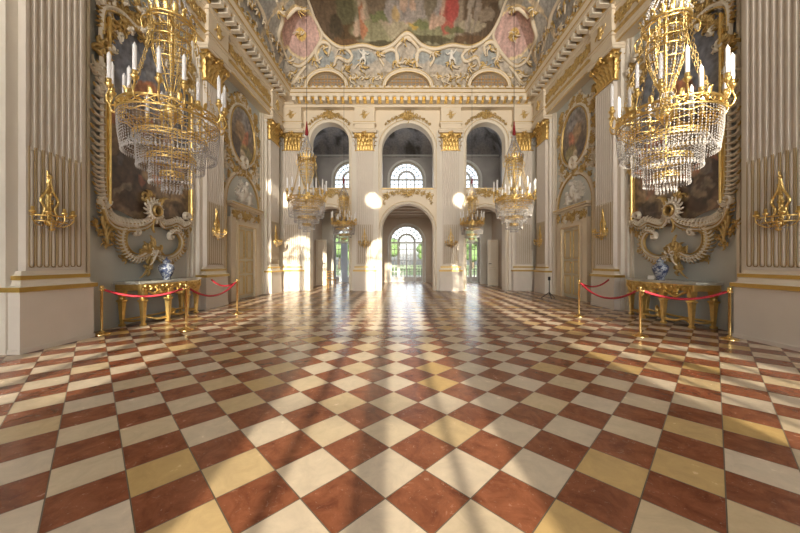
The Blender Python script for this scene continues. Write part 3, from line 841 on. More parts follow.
def make_big_picture(sx, rz, loc, label, seed):
    t = empty('framed_painting', loc, rz, label=label, cat='painting', group='large wall paintings in rocaille frames')
    zt = lambda x: 4.62+.22*math.sqrt(max(0,1-(x/.9)**2))+.05*math.cos(x*9)
    zb = lambda x: 1.72-.10*math.cos(x*3.4)
    canvas('canvas', -.86, .86, zb, zt, 90, 150, pcol(seed), -.05, t, M['oil'], sx)
    for q in (-1,1):
        m = MB(sx); m.box(q*.893-.03,q*.893+.03,-.10,0,1.95,4.6); m.strip([(q*.885,1.85),(q*.885,4.62)],.018,.03,-.10)
        m.build('gilded_moulding', M['gold'], t)
    # white shell-work and scrolls
    w = MB(sx); g = MB(sx); rnd = random.Random(seed)
    y0=-.06
    left = cr([(-.95,3.9),(-.97,3.3),(-.97,2.6),(-.96,2.1),(-.90,1.78)],7)
    w.strip(left,.022,.04,y0); comb(w,left,-1,.17,.024,y0-.01,1,.06,.7); comb(g,left,-1,.20,.010,y0,2,.05,.9); g.strip([(a+.035,b_) for a,b_ in left],.012,.05,y0)
    right = cr([(.97,2.6),(1.0,2.1),(.97,1.75)],7)
    w.strip(right,.03,.04,y0); comb(w,right,-1,.07,.03,y0-.01,2,.035,.6)
    low = cr([LP(102,203),LP(106,215),LP(113,222),LP(122,225),LP(136,226),LP(147,223),LP(153,217)],7)
    for k_,(o_,ww,mb) in enumerate(((0,.026,w),(.04,.010,g),(-.035,.010,g),(-.062,.018,w),(-.088,.010,g))):
        mb.strip([(a,b_+o_) for a,b_ in low],ww,.06,y0)
    comb(w,low,1,.15,.016,y0-.02,2,.06,.9); comb(g,low,-1,.16,.018,y0,2,.03,.9)
    low2 = cr([LP(157,215),LP(163,224),LP(170,224),LP(177,222),LP(184,226),LP(190,222),LP(193,210)],7)
    for o_,ww,mb in ((0,.022,w),(.035,.010,g),(-.032,.010,g),(-.055,.014,w)): mb.strip([(a,b_+o_) for a,b_ in low2],ww,.05,y0)
    comb(w,low2,1,.13,.014,y0-.02,2,.06,.9); comb(g,low2,-1,.13,.016,y0,2,.03,.9)
    # rosette
    rx, rz_ = LP(154,211)
    ring=[(rx+.13*math.cos(a),rz_+.13*math.sin(a)) for a in [2*PI*k/18 for k in range(19)]]
    w.strip(ring,.026,.07,y0-.02); comb(w,ring,-1,.12,.020,y0-.03,1,.05,.5)
    g.strip([(rx+.085*math.cos(a),rz_+.085*math.sin(a)) for a in [2*PI*k/18 for k in range(19)]],.016,.1,y0-.02)
    foliage(g,rx-.1,rz_+.22,.17,8,rnd,y0,.05); frond(g,rx,rz_-.1,-PI/2-.5,.3,.03,y0-.02,.06,.7); frond(g,rx+.1,rz_+.1,1.2,.3,.05,y0-.02,.06,-.8)
    # lower double scroll
    A = cr([LP(136,228),LP(127,228),LP(123,236),LP(124,246),LP(130,254),LP(139,257),LP(147,253)],7)
    B = cr([LP(171,233),LP(177,232),LP(181.5,240),LP(180,250),LP(173,256.5),LP(165,258),LP(158,255)],7)
    for P,sd in ((A,1),(B,-1)):
        w.strip(P,.030,.05,y0); g.strip(P,.010,.065,y0)
        comb(w,P,-sd,.13,.015,y0-.01,2,.06,.7); comb(g,P,-sd,.17,.013,y0,2,.03,.9)
        n_=len(P)
        for o_ in (.05,-.05):
            Q=[]
            for i,(a,b_) in enumerate(P):
                p=P[max(i-1,0)];q=P[min(i+1,n_-1)];tx,tz=q[0]-p[0],q[1]-p[1];L_=math.hypot(tx,tz) or 1
                Q.append((a-tz/L_*o_,b_+tx/L_*o_))
            g.strip(Q,.009,.05,y0)
    volute(w,LP(136,228),.07,PI/2,-1.1,.03,.07,y0); volute(w,LP(171,233),.07,PI/2,1.1,.03,.07,y0)
    cx,cz = LP(152,252)
    foliage(g,cx,cz,.22,12,rnd,y0,.07); foliage(w,cx+.04,cz-.02,.12,6,rnd,y0-.04,.05)
    frond(g,cx,cz-.08,-PI/2-.25,.45,.022,y0,.05,-.5); frond(w,cx+.03,cz-.04,-PI/2-.15,.22,.022,y0-.03,.05,-.5); foliage(g,cx+.12,cz+.03,.13,8,rnd,y0,.05); foliage(g,cx-.14,cz+.02,.13,8,rnd,y0,.05); foliage(g,cx-.06,cz-.3,.13,7,rnd,y0,.05); frond(g,cx+.02,cz+.1,PI/2,.2,.025,y0,.06,.4)
    for a,b_ in (LP(127,258),LP(98,224),LP(104,232),LP(113,237),LP(109,244),LP(185,250),LP(188,234),LP(193,230),LP(172,262)):
        foliage(g,a,b_,.10,7,rnd,y0+.02,.03)
    [frond(g,*LP(112-k*3,228-k*4),-2.2+.2*k,.26,.022,y0,.04,.6) for k in range(4)]
    # crest over the picture
    top = cr([(-.98,4.35),(-.95,4.7),(-.7,4.86),(-.4,4.84),(-.2,4.98),(0,5.08),(.2,4.98),(.4,4.84),(.7,4.86),(.95,4.7),(.98,4.35)],6)
    w.strip(top,.03,.06,y0); comb(g,top,1,.16,.02,y0,1,.05,.6); comb(w,top,-1,.08,.018,y0-.01,1,.05,.6); g.strip([(a,b_-.06) for a,b_ in top],.016,.07,y0)
    for a,b_ in ((-.8,4.5),(.8,4.5),(-.6,4.72),(.6,4.72),(-.35,4.9),(.35,4.9),(0,4.85),(-.9,4.2),(.92,4.15),(-.92,4.95),(.92,4.95),(-.7,5.1),(.7,5.1),(-.4,5.2),(.4,5.2),(0,5.4)):
        foliage(g,a,b_,.15,8,rnd,y0-.02,.05); foliage(w,a+.06,b_-.05,.09,6,rnd,y0-.05,.05)
    for i,(a,b_) in enumerate(((-.95,4.75),(.95,4.75),(0,5.15),(-.5,4.95),(.5,4.95),(-.98,4.1),(.98,4.1),(-.25,4.75),(.25,4.75),(-.7,4.6),(.7,4.6),(-.9,4.45),(-.1,5.3),(.1,5.3),(-.3,5.1),(.3,5.1),(-1.0,3.75),(1.0,3.4),(.97,2.9))):
        foliage(g if i%4 else w,a,b_,.17,8,rnd,y0,.06)
    for sgn in (-1,1):
        volute(w,(sgn*.86,1.9),.1,0,sgn*1.0,.035,.07,y0); volute(w,(sgn*1.0,3.6),.1,PI/2,sgn*1.1,.035,.06,y0)
        w.strip([(sgn*.97,3.7),(sgn*.99,4.4)],.03,.04,y0)
    w.build('white_shellwork', M['white'], t); g.build('gilded_scrollwork', M['golddull'], t)
    return t
make_big_picture(1, PI/2, (-WX,PC,0), 'large dark battle scene painting in asymmetrical rocaille frame on the left wall', 3)
make_big_picture(-1, -PI/2, (WX,PC-.07,0), 'large dark painting with a red drape in asymmetrical rocaille frame on the right wall', 7)

# ------------------------------------------------------------------ door bays
DC = 8.60
def make_door(idx, sx, rz, loc):
    t = empty('door_%d'%idx, loc, rz); structure(t)
    m = MB(sx)
    for x in (-.66,.66): m.box(x-.10,x+.10,-.10,0,0,2.15)
    for x in (-.5,.5): m.box(x-.05,x+.05,-.13,0,0,2.05)
    m.box(-.45,.45,-.13,0,1.95,2.049); m.box(-.62,.62,-.06,0,2.05,2.42)
    m.box(-.80,.80,-.10,0,2.42,2.47); m.box(-.86,.86,-.18,0,2.47,2.54); 
    m.strip([(-.92,0)]+arcpts(0,.92,2.52,24)+[(.92,0)],.05,.06,0)
    m.build('door_surround', M['cream'], t)
    r0 = MB(sx); g = MB(sx); g.rect(-.46,.46,0,1.97,.010,.015,-.13,False); g.box(-.86,.86,-.187,-.18,2.50,2.525)
    g.strip([(-.865,0)]+arcpts(0,.865,2.52,24)+[(.865,0)],.008,.05,0)
    rnd=random.Random(idx)
    foliage(g,0,2.24,.16,12,rnd,-.06,.06)
    for sgn in (-1,1):
        for k in range(3): foliage(g,sgn*(.2+.14*k),2.28-.02*k,.14,8,rnd,-.06,.05)
        foliage(r0,sgn*.33,2.2,.12,8,rnd,-.08,.05)
        foliage(g,sgn*.66,2.26,.12,8,rnd,-.10,.05); volute(g,(sgn*.3,2.15),.07,-PI/2,sgn,.02,.05,-.06)
    g.build('gilt_overdoor', M['golddull'], t)
    for sgn in (-1,1):
        d = MB(sx); a,b_ = (0.005,.45) if sgn>0 else (-.45,-.005)
        d.box(a,b_,-.05,0,.03,1.95)
        leaf = d.build('door_leaf', M['doorcream'], t)
        p = MB(sx)
        for z0,z1 in ((.12,.62),(.70,1.02),(1.10,1.86)):
            p.box(a+.065,b_-.065,-.06,-.05,z0,z1,0); 
        p.build('door_panel', M['doorpanel'], leaf)
        q = MB(sx)
        for z0,z1 in ((.12,.62),(.70,1.02),(1.10,1.86)):
            q.rect(a+.065,b_-.065,z0,z1,.012,.018,-.06); q.rect(a+.10,b_-.10,z0+.035,z1-.035,.005,.01,-.062)
        q.build('gilt_beading', M['golddull'], leaf)
    h = MB(sx); h.lathe([(.012,0),(.02,.01),(.02,.03),(.0,.035)],8); 
    h = MB(sx); h.tube([(.04,-.05,.98),(.04,-.09,.98),(.09,-.09,.98)],.009,6); h.build('door_handle', M['brass'], t)
    r0.build('white_overdoor_relief', M['white'], t)
    # white stucco relief in the arched field
    r = MB(sx)
    for i in range(16):
        a=rnd.uniform(0.3,PI-.3); rr=rnd.uniform(.08,.55); foliage(r,rr*math.cos(a),2.62+rr*math.sin(a)*.95,.17,6,rnd,0,.06)
    for x,z,k in ((-.2,2.75,.12),(.2,2.75,.12),(0,2.95,.14)):
        r.add(*ball(x,-.05,z,k*.7,.08,k*1.3),True); r.add(*ball(x+.02,-.09,z+k*1.5,k*.42,k*.4,k*.45),True)
        frond(r,x,z,-.6,.3,.05,-.05,.06,.5); frond(r,x,z,PI+.6,.3,.05,-.05,.06,-.5)
    r.build('stucco_relief', M['putto'], t)
    gg = MB(sx); 
    for k in range(9):
        a=PI*k/8; foliage(gg,1.02*math.cos(a),2.52+1.02*math.sin(a),.12,6,rnd,0,.04)
    gg.build('gilt_foliage', M['golddull'], t)
    return t
def ball(x,y,z,rx,ry,rz_,n=10,mm=7):
    vs=[];fs=[]
    for j in range(mm+1):
        th=PI*j/mm
        for k in range(n): vs.append((x+rx*math.sin(th)*math.cos(2*PI*k/n), y+ry*math.sin(th)*math.sin(2*PI*k/n), z+rz_*math.cos(th)))
    for j in range(mm):
        for k in range(n): fs.append((j*n+k,(j+1)*n+k,(j+1)*n+(k+1)%n,j*n+(k+1)%n))
    return vs,fs
make_door(1, 1, PI/2, (-WX,DC,0)); make_door(2, -1, -PI/2, (WX,DC,0))
def ocol(seed):
    base = lambda x,z: mixc((.12,.09,.065),(.16,.15,.15),min(1,max(0,(z-4.3)/.6)))
    bl=[(0,4.9,.4,.3,0,(.20,.20,.22),.8),(-.1,4.5,.25,.3,.3,(.24,.16,.09),.8),(.15,4.35,.12,.3,-.4,(.38,.14,.08),.7),(.2,4.0,.3,.25,0,(.20,.17,.06),.8),
        (-.3,4.1,.2,.3,0,(.07,.05,.04),.8),(0,3.95,.12,.12,0,(.5,.4,.3),.5),(-.2,4.9,.2,.15,.5,(.13,.11,.10),.7)]
    return lambda x,z: brush(base,bl,x,z,seed)
def make_oval(sx, rz, loc, label, seed):
    t = empty('overdoor_painting', loc, rz, label=label, cat='painting', group='overdoor paintings in rocaille frames')
    zt=lambda x: 4.45+.74*math.sqrt(max(0,1-(x/.64)**2)); zb=lambda x: 4.3-.62*math.sqrt(max(0,1-(x/.64)**2))
    canvas('canvas',-.635,.635,zb,zt,50,70,ocol(seed),-.04,t,M['oil'],sx)
    w=MB(sx); g=MB(sx); rnd=random.Random(seed)
    oval=[(.70*math.cos(a),(4.45 if math.sin(a)>0 else 4.3)+(.80 if math.sin(a)>0 else .66)*math.sin(a)) for a in [2*PI*k/48 for k in range(49)]]
    w.strip(oval,.04,.07,-.02); g.strip([(a*.93,4.38+(b_-4.38)*.94) for a,b_ in oval],.02,.08,-.02); comb(g,oval,-1,.13,.032,-.02,2,.05,.7)
    for k in range(46):
        a=2*PI*k/46; q=1+.07*math.sin(5*a); foliage(g if k%3 else w,.86*q*math.cos(a),4.4+1.0*q*math.sin(a),.16,7,rnd,-.01*(k%3),.06)
    for k in range(14):
        sg_=(-1,1)[k%2]; foliage(g if k%3 else w,sg_*rnd.uniform(.72,.98),3.1+.17*k,.13,7,rnd,0,.05)
    for k in range(10): foliage(g if k%2 else w,rnd.uniform(-.25,.25),5.25+rnd.uniform(0,.25),.14,7,rnd,0,.07)
    for sgn in (-1,1):
        for z in (5.0,5.25,3.7,3.45): foliage(g if z>4 else w,sgn*.8,z,.15,8,rnd,0,.06)
        volute(w,(sgn*.6,5.15),.13,0,sgn*1.1,.04,.06,-.01); volute(w,(sgn*.66,3.6),.12,0,-sgn*1.1,.04,.06,-.01)
    ring=[(.02+.13*math.cos(a),3.72+.15*math.sin(a)) for a in [2*PI*k/16 for k in range(17)]]
    w.strip(ring,.045,.1,-.04); w.add(*ball(.02,-.05,3.68,.07,.05,.09),True)
    w.build('white_shellwork', M['white'], t); g.build('gilded_scrollwork', M['golddull'], t)
make_oval(1,PI/2,(-WX,DC-.1,0),'dark oval figure painting in gold and white frame above the left wall door',11)
make_oval(-1,-PI/2,(WX,DC-.1,0),'dark oval figure painting in gold and white frame above the right wall door',17)
# narrow trims at the ends of the wall bays
m=MB()
for sg in (-1,1):
    for ya,yb in ((4.32,4.36),(6.36,6.40),(7.44,7.50),(9.57,9.63)):
        m.box(min(sg*WX,sg*(WX-.05)),max(sg*WX,sg*(WX-.05)),ya,yb,0,5.6)
structure(m.build('trim_15', M['white']))

# ------------------------------------------------------------------ console tables
def make_console():
    t = empty('console_table')
    def yb(x): return -.52+.10*(abs(x)/.7)**2.5
    m=MB(); n=20; out=[(-.72+1.44*i/n) for i in range(n+1)]
    for z0,z1,e in ((.665,.70,0),(.655,.665,-.02)):
        top=[(x,yb(x)-e*1,z1) for x in out]; bot=[(x,yb(x)-e,z0) for x in out]
        tb=[(x,0.0,z1) for x in out]; bb=[(x,0.0,z0) for x in out]
        for i in range(n):
            m.add([top[i],top[i+1],tb[i+1],tb[i]],[(0,1,2,3)]); m.add([bot[i],bot[i+1],bb[i+1],bb[i]],[(3,2,1,0)]); m.add([bot[i],bot[i+1],top[i+1],top[i]],[(0,1,2,3)])
        for i in (0,n): m.add([bot[i],top[i],tb[i],bb[i]],[(0,1,2,3)])
    m.build('marble_top', M['topmarble'], t)
    m=MB(); rnd=random.Random(4)
    for i in range(n):
        a,b_=out[i]*.96,out[i+1]*.96
        m.add([(a,yb(a)+.03,.655),(b_,yb(b_)+.03,.655),(b_,yb(b_)+.03,.56),(a,yb(a)+.03,.56)],[(3,2,1,0)])
        m.add([(a,yb(a)+.05,.655),(b_,yb(b_)+.05,.655),(b_,yb(b_)+.05,.56),(a,yb(a)+.05,.56)],[(0,1,2,3)])
    for sg in (-1,1): m.box(sg*.69-.012,sg*.69+.012,-.42,-.02,.56,.655)
    for k in range(15):
        x=-.63+.09*k; foliage(m,x,.60,.055,6,rnd,yb(x)+.03,.03)
    for x in (-.42,0,.42):
        foliage(m,x,.54,.11,9,rnd,yb(x)+.03,.045); 
        m.strip(cr([(x-.2,.56),(x-.1,.50),(x,.46),(x+.1,.50),(x+.2,.56)],5),.018,.03,yb(x)+.04)
    m.build('carved_apron', M['gold'], t)
    spots=[(-.62,-.38),(-.22,-.47),(.22,-.47),(.62,-.38),(-.64,-.07),(.64,-.07)]
    for x,y in spots:
        l=MB()
        l.lathe([(.035,0),(.045,.015),(.045,.03),(.025,.045),(.028,.06),(.05,.36),(.055,.38),(.07,.39),(.07,.41),(.04,.42),(.035,.45),(.06,.50),(.065,.56)],4,(x,y),False)
        l.lathe([(.03,.415),(.05,.435),(.03,.455)],10,(x,y)); leaf3(l,x,y-.05,.46,.12,.08,.03); leaf3(l,x,y-.03,.24,.14,.06,.02)
        l.build('leg', M['gold'], t)
    m=MB()
    for a,b_ in ((0,4),(3,5),(4,5)):
        p,q=spots[a],spots[b_]; m.tube(cr([(p[0],p[1],.10),((p[0]+q[0])/2,(p[1]+q[1])/2,.08),(q[0],q[1],.10)],5),.018,6)
    for a,b_ in ((0,1),(1,2),(2,3)):
        p,q=spots[a],spots[b_]; mx_=(p[0]+q[0])/2
        m.tube(cr([(p[0],p[1],.09),(p[0]*.7+q[0]*.3,p[1]+.08,.07),(mx_,p[1]+.14,.11),(p[0]*.3+q[0]*.7,q[1]+.08,.07),(q[0],q[1],.09)],5),.02,6)
    foliage(m,0,.14,.10,8,rnd,-.34,.06)
    m.build('stretcher', M['gold'], t)
    return t
con = make_console(); place(con,(-WX,5.47,0),PI/2,label='gilded console table with grey marble top below the left painting',cat='table',group='gilded console tables')
c2 = copy_tree(con); place(c2,(WX,5.30,0),-PI/2,label='gilded console table with grey marble top below the right painting',cat='table',group='gilded console tables')
def vase(x,y,label):
    m=MB(); m.lathe([(.055,0),(.06,.01),(.055,.03),(.09,.10),(.115,.17),(.118,.21),(.10,.25),(.055,.275),(.045,.30),(.06,.305),(.062,.315),(.05,.325),(.03,.345),(.008,.36),(.015,.375),(.0,.385)],20)
    tag(m.build('porcelain_vase', M['porcelain'], loc=(x,y,.70)),label,'vase','blue and white lidded vases')
vase(-4.22,5.36,'blue and white porcelain vase on the left console table')
vase(4.22,5.28,'blue and white porcelain vase on the right console table')
m=MB(); m.add([(-.05,0,0),(.05,0,0),(.05,.02,.07),(-.05,.02,.07),(-.05,.006,0),(.05,.006,0),(.05,.026,.07),(-.05,.026,.07),(.05,.05,0),(-.05,.05,0),],[(0,1,2,3),(5,4,7,6),(3,2,8,9)])
tag(m.build('information_card', M['card'], loc=(4.15,5.40,.70), rz=-PI/2.5),'small white card on the right console table beside the vase','card')

# ------------------------------------------------------------------ sconces
def make_sconce():
    t = empty('sconce'); rnd=random.Random(9)
    m=MB(); frond(m,0,1.45,PI/2,.62,.03,-.01,.03,.05)
    for k in range(6): foliage(m,0,1.50+.10*k,.055-.004*k,5,rnd,-.02,.025)
    for sgn in (-1,1):
        m.strip(cr([(0,1.42),(sgn*.08,1.5),(sgn*.05,1.62),(sgn*.09,1.72),(sgn*.03,1.84),(0,1.98)],5),.012,.02,-.02)
    m.lathe([(.0,1.36),(.03,1.38),(.02,1.42),(.05,1.44),(.05,1.47),(.02,1.50)],10,(0,-.05))
    m.build('back_plate', M['gold'], t)
    m=MB()
    for rr,z in ((.19,1.53),(.15,1.47)):
        m.tube([(rr*math.sin(a),-.03-rr*.8*math.cos(a),z) for a in [-PI/2+PI*k/14 for k in range(15)]],.010,6)
    m.build('hoop', M['gold'], t)
    m=MB()
    for k in range(13):
        a=-PI/2+PI*k/12
        for j in range(5):
            r_=.20-.03*j; z=1.51-.028*j; m.add(*octa(r_*math.sin(a),-.03-r_*.8*math.cos(a),z,.008),False)
    m.build('crystal_bead', M['crystal'], t)['kind']='stuff'
    for a in (-1.35,-.7,0,.7,1.35):
        x,y=.21*math.sin(a),-.03-.17*math.cos(a)
        am=MB(); am.tube(cr([(0,-.03,1.45),(x*.6,y*.6,1.42),(x,y,1.48),(x,y,1.56)],4),.006,5); am.lathe([(.006,1.54),(.028,1.56),(.03,1.575),(.014,1.58),(.016,1.62),(.0,1.625)],8,(x,y))
        am.build('arm', M['gold'], t)
    return t
def octa(x,y,z,r,s=1.2): return ([(x+r,y,z),(x,y+r,z),(x-r,y,z),(x,y-r,z),(x,y,z+r*s),(x,y,z-r*s)],[(0,1,4),(1,2,4),(2,3,4),(3,0,4),(1,0,5),(2,1,5),(3,2,5),(0,3,5)])
sp=make_sconce()
scs=[(-WX+.255,3.66,PI/2,'gilded wall sconce on the nearest left pilaster'),(WX-.255,3.66,-PI/2,'gilded wall sconce on the nearest right pilaster'),
     (-WX+.255,6.93,PI/2,'gilded wall sconce on the pilaster between left painting and door'),(WX-.255,6.93,-PI/2,'gilded wall sconce on the pilaster between right painting and door'),
     (-WX+.255,10.13,PI/2,'small gilded sconce on the left wall pilaster beyond the door'),(WX-.255,10.13,-PI/2,'small gilded sconce on the right wall pilaster beyond the door'),
     (-1.497,YF-.20,0,'gilded wall sconce on the far pilaster left of the central arch'),(1.497,YF-.20,0,'gilded wall sconce on the far pilaster right of the central arch')]
for i,(x,y,rz,lab) in enumerate(scs):
    o=sp if i==0 else copy_tree(sp); z_=-.0 if i<2 else .12
    place(o,(x,y,z_),rz,label=lab,cat='sconce',group='gilded wall sconces')

# ------------------------------------------------------------------ chandeliers
def make_chandelier():
    t = empty('chandelier'); rnd=random.Random(6)
    m=MB()
    def hoop(r,z,th=.010,wave=0,n=48):
        m.tube([(r*math.cos(2*PI*k/n),r*math.sin(2*PI*k/n),z+wave*math.sin(2*PI*k*12/n)) for k in range(n+1)],th,5,False)
    for r,z in ((.45,.665),(.455,.595)): hoop(r,z,.009)
    hoop(.455,.63,.006,.026,96); hoop(.455,.63,.006,-.026,96); hoop(.445,.56,.007,.012,96)
    for k in range(36):
        a=2*PI*k/36; m.add(*octa(.46*math.cos(a),.46*math.sin(a),.63,.013),False)
    for k in range(12):
        a=2*PI*(k+.5)/12; leaf3(m,.455*math.cos(a),.455*math.sin(a),.66,.06,.045,.02,math.cos(a),math.sin(a))
    m.build('gallery_ring', M['gold'], t)
    for r,z in ((.325,.46),(.215,.29),(.105,.155)):
        m=MB(); hoop(r,z,.008); hoop(r,z-.035,.008); hoop(r+.003,z-.018,.006,.013,72)
        for k in range(int(60*r)+6):
            a=2*PI*k/(int(60*r)+6); m.add(*octa(r*math.cos(a),r*math.sin(a),z-.012,.012),False)
        m.build('lower_ring', M['gold'], t)
    # bead curtains, tier by tier
    tiers=[(.45,.585,.30,.10,.93,76),(.31,.445,.19,.02,.97,56),(.20,.28,.06,.015,1.0,38),(.095,.15,.0,.01,.95,18)]
    for r,z1,z0,drop,end,n in tiers:
        c=MB(); rows=int((z1-z0)/.021)
        for k in range(n):
            a=2*PI*k/n
            for j in range(rows+1):
                u=j/rows; rr=r*(1-(1-end)*u**2.2); z=z1-(z1-z0)*u
                s_=.0074 if j<rows else .012
                c.add(*octa(rr*math.cos(a),rr*math.sin(a),z,s_,1.15 if j<rows else 1.8),False)
        c.build('bead_curtain', M['crystal'], t)['kind']='stuff'
    c=MB()                                   # swags from the outer tier's foot inwards
    for k in range(54):
        a=2*PI*k/54
        for j in range(6):
            u=j/5; rr=.40-.10*u; z=.31+.13*math.sin(u*PI/2); c.add(*octa(rr*math.cos(a),rr*math.sin(a),z,.008),False)
    c.build('bead_swag', M['crystal'], t)['kind']='stuff'
    # stem vase and basket
    m=MB(); m.lathe([(.0,.15),(.02,.16),(.006,.18),(.006,.55),(.05,.62),(.09,.66),(.10,.70),(.05,.74),(.03,.80),(.045,.84),(.03,.88),(.018,.92),(.018,1.42),(.03,1.45),(.015,1.5),(.012,1.95)],12)
    for k in range(8):
        a=2*PI*k/8; m.tube([(.0,.0,.62),(.22*math.cos(a),.22*math.sin(a),.64),(.45*math.cos(a),.45*math.sin(a),.64)],.006,5)
    m.build('stem', M['gold'], t)
    m=MB()
    for k in range(12):
        a=2*PI*k/12; P=[(.045,.86),(.10,.98),(.155,1.12),(.175,1.24),(.16,1.36),(.17,1.42)]
        m.tube([(r*math.cos(a),r*math.sin(a),z) for r,z in cr(P,4)],.0045,5)
    def hoop2(r,z,th): m.tube([(r*math.cos(2*PI*k/32),r*math.sin(2*PI*k/32),z) for k in range(33)],th,5,False)
    for r,z,th in ((.10,.98,.005),(.155,1.12,.006),(.175,1.22,.008),(.175,1.30,.008),(.16,1.38,.006)): hoop2(r,z,th)
    m.build('basket', M['gold'], t)
    m=MB(); hoop2(.21,1.46,.013); hoop2(.205,1.43,.009)
    for k in range(16):
        a=2*PI*k/16; leaf3(m,.21*math.cos(a),.21*math.sin(a),1.46,.08,.05,.03,math.cos(a),math.sin(a))
    for k in range(6):
        a=2*PI*k/6; m.tube([(.02*math.cos(a),.02*math.sin(a),1.45),(.21*math.cos(a),.21*math.sin(a),1.46)],.008,5)
        m.tube(cr([(.21*math.cos(a),.21*math.sin(a),1.43),(.27*math.cos(a),.27*math.sin(a),1.38),(.26*math.cos(a),.26*math.sin(a),1.30),(.23*math.cos(a),.23*math.sin(a),1.33)],4),.007,5)
    hoop2(.10,1.66,.008); hoop2(.06,1.80,.007)
    m.build('crown', M['gold'], t)
    c=MB()
    for k in range(20):
        a=2*PI*k/20
        for j in range(22):
            u=j/21; r=.185*(1-u)**1.3+.035; z=1.5+.42*u; c.add(*octa(r*math.cos(a+u*.5),r*math.sin(a+u*.5),z,.010,1.3),False)
        for j in range(20):
            u=j/19; r=.04+.11*math.sin(u*PI*.6); c.add(*octa(r*math.cos(a),r*math.sin(a),.90+.46*u,.007,1.3),False)
        for j in range(8):
            c.add(*octa((.06+.01*j)*math.cos(a),(.06+.01*j)*math.sin(a),.84-.02*j,.008),False)
    c.build('bead_dome', M['crystal'], t)['kind']='stuff'
    for k in range(6):
        a=2*PI*(k+.25)/6; c=MB()
        P=cr([(.21,1.42),(.24,1.2),(.33,.92),(.44,.67)],8)
        for j,(r,z) in enumerate(P):
            rr=.013; c.tube([(r*math.cos(a)+rr*math.cos(q)*(-math.sin(a) if j%2 else math.cos(a)), r*math.sin(a)+rr*math.cos(q)*(math.cos(a) if j%2 else math.sin(a)), z+.024*math.sin(q)) for q in [2*PI*i/8 for i in range(9)]],.003,4,False)
        c.build('chain', M['golddull'], t)
    for k in range(16):
        a=2*PI*k/16+.05; big = k%4!=3; R_=.50 if big else .40; zc=.76 if big else .68; hc=.235 if big else .20
        ca,sa=math.cos(a),math.sin(a); m=MB()
        m.tube([(r*ca,r*sa,z) for r,z in cr([(.44,.63),(.49,.61),(R_+.02,.66),(R_,.72),(R_,zc)],4)],.009,5)
        m.lathe([(.008,zc-.03),(.014,zc-.02),(.034,zc),(.036,zc+.012),(.018,zc+.018),(.022,zc+.03),(.02,zc+.05),(.012,zc+.052)],10,(R_*ca,R_*sa))
        arm=m.build('arm', M['gold'], t)
        c=MB(); c.lathe([(.018,zc+.03),(.018,zc+hc),(.012,zc+hc+.008),(.004,zc+hc+.025),(.0,zc+hc+.03)],8,(R_*ca,R_*sa)); c.build('candle', M['wax'], arm)
    m=MB(); m.lathe([(.012,1.93),(.04,1.95),(.042,2.0),(.025,2.12),(.012,2.22),(.0,2.24)],12); m.build('tassel', M['sleeve'], t)
    m=MB(); m.tube([(0,0,2.2),(0,0,9.05-1.62)],.006,6); m.build('hanging_cord', M['black'], t)
    return t
ch=make_chandelier()
chs=[(-2.16,2.72,'crystal and gilt chandelier with white candles nearest the camera on the left'),(2.16,2.72,'crystal and gilt chandelier with white candles nearest the camera on the right'),
     (-2.1,6.3,'middle chandelier of the left row with a red velvet sleeve, before the far left arch'),(2.1,6.3,'middle chandelier of the right row with a red velvet sleeve, before the far right corner'),
     (-2.1,10.2,'small looking chandelier farthest away on the left, beside the left pier'),(2.1,10.2,'small looking chandelier farthest away on the right, beside the right pier')]
for i,(x,y,lab) in enumerate(chs):
    o=ch if i==0 else copy_tree(ch)
    place(o,(x,y,1.62),.35*i,label=lab,cat='chandelier',group='crystal chandeliers with gilt rings')
    o.scale=(.80,.80,1)
    for c_ in o.children:
        if c_.name.startswith('hanging_cord') and y>9.2:
            L_=(ceil_z(x,y)-1.62)/(9.05-1.62); c_.scale=(1,1,L_) ; c_.location=(0,0,0)

# ------------------------------------------------------------------ barriers
def make_post():
    t=empty('barrier_post')
    m=MB(); m.lathe([(.095,0),(.095,.008),(.085,.016),(.032,.026),(.026,.04),(.018,.05)],24); m.build('foot', M['brass'], t)
    m=MB(); m.lathe([(.015,.04),(.015,.60),(.022,.605),(.022,.615),(.015,.62),(.015,.635),(.02,.64)],12); m.build('pole', M['brass'], t)
    m=MB(); m.lathe([(.0,.625),(.02,.632),(.028,.65),(.02,.672),(.0,.68)],12); m.build('finial', M['brass'], t)
    m=MB()
    for a in range(4):
        q=a*PI/2; m.tube([(.02*math.cos(q),.02*math.sin(q),.61),(.04*math.cos(q),.04*math.sin(q),.615)],.006,5)
    m.build('rope_hook', M['brass'], t); return t
pp=make_post()
LPS=[(-4.31,4.30),(-3.33,4.57),(-3.36,6.02)]; RPS=[(4.09,4.03),(3.06,4.20),(3.09,5.72)]
pl=['brass barrier post at the near end of the left console, against the pilaster','brass barrier post in front of the left console table','brass barrier post nearest the left wall door',
    'brass barrier post at the near end of the right console, against the pilaster','brass barrier post in front of the right console table','brass barrier post nearest the right wall door']
for i,(x,y) in enumerate(LPS+RPS):
    o=pp if i==0 else copy_tree(pp); place(o,(x,y,0),0,label=pl[i],cat='barrier post',group='brass barrier posts')
def rope(a,b_,sag,label):
    t=empty('barrier_rope',(a[0],a[1],0)); d=Vector((b_[0]-a[0],b_[1]-a[1],0)); P=[]
    for k in range(21):
        u=k/20; P.append((d.x*(.04+.92*u),d.y*(.04+.92*u),.61-sag*4*u*(1-u)+(b_[2]-.61 if len(b_)>2 else 0)*u))
    m=MB(); m.tube(P,.0155,8); m.build('cord', M['velvet'], t)
    for q,r in ((P[0],(0,0,.61)),(P[-1],(d.x,d.y,P[-1][2]))):
        m=MB(); v=Vector(r)-Vector(q); m.tube([q,tuple(Vector(q)+v*.6)],[.02,.012],8); m.build('brass_end', M['brass'], t)
    tag(t,label,'rope','red velvet barrier ropes')
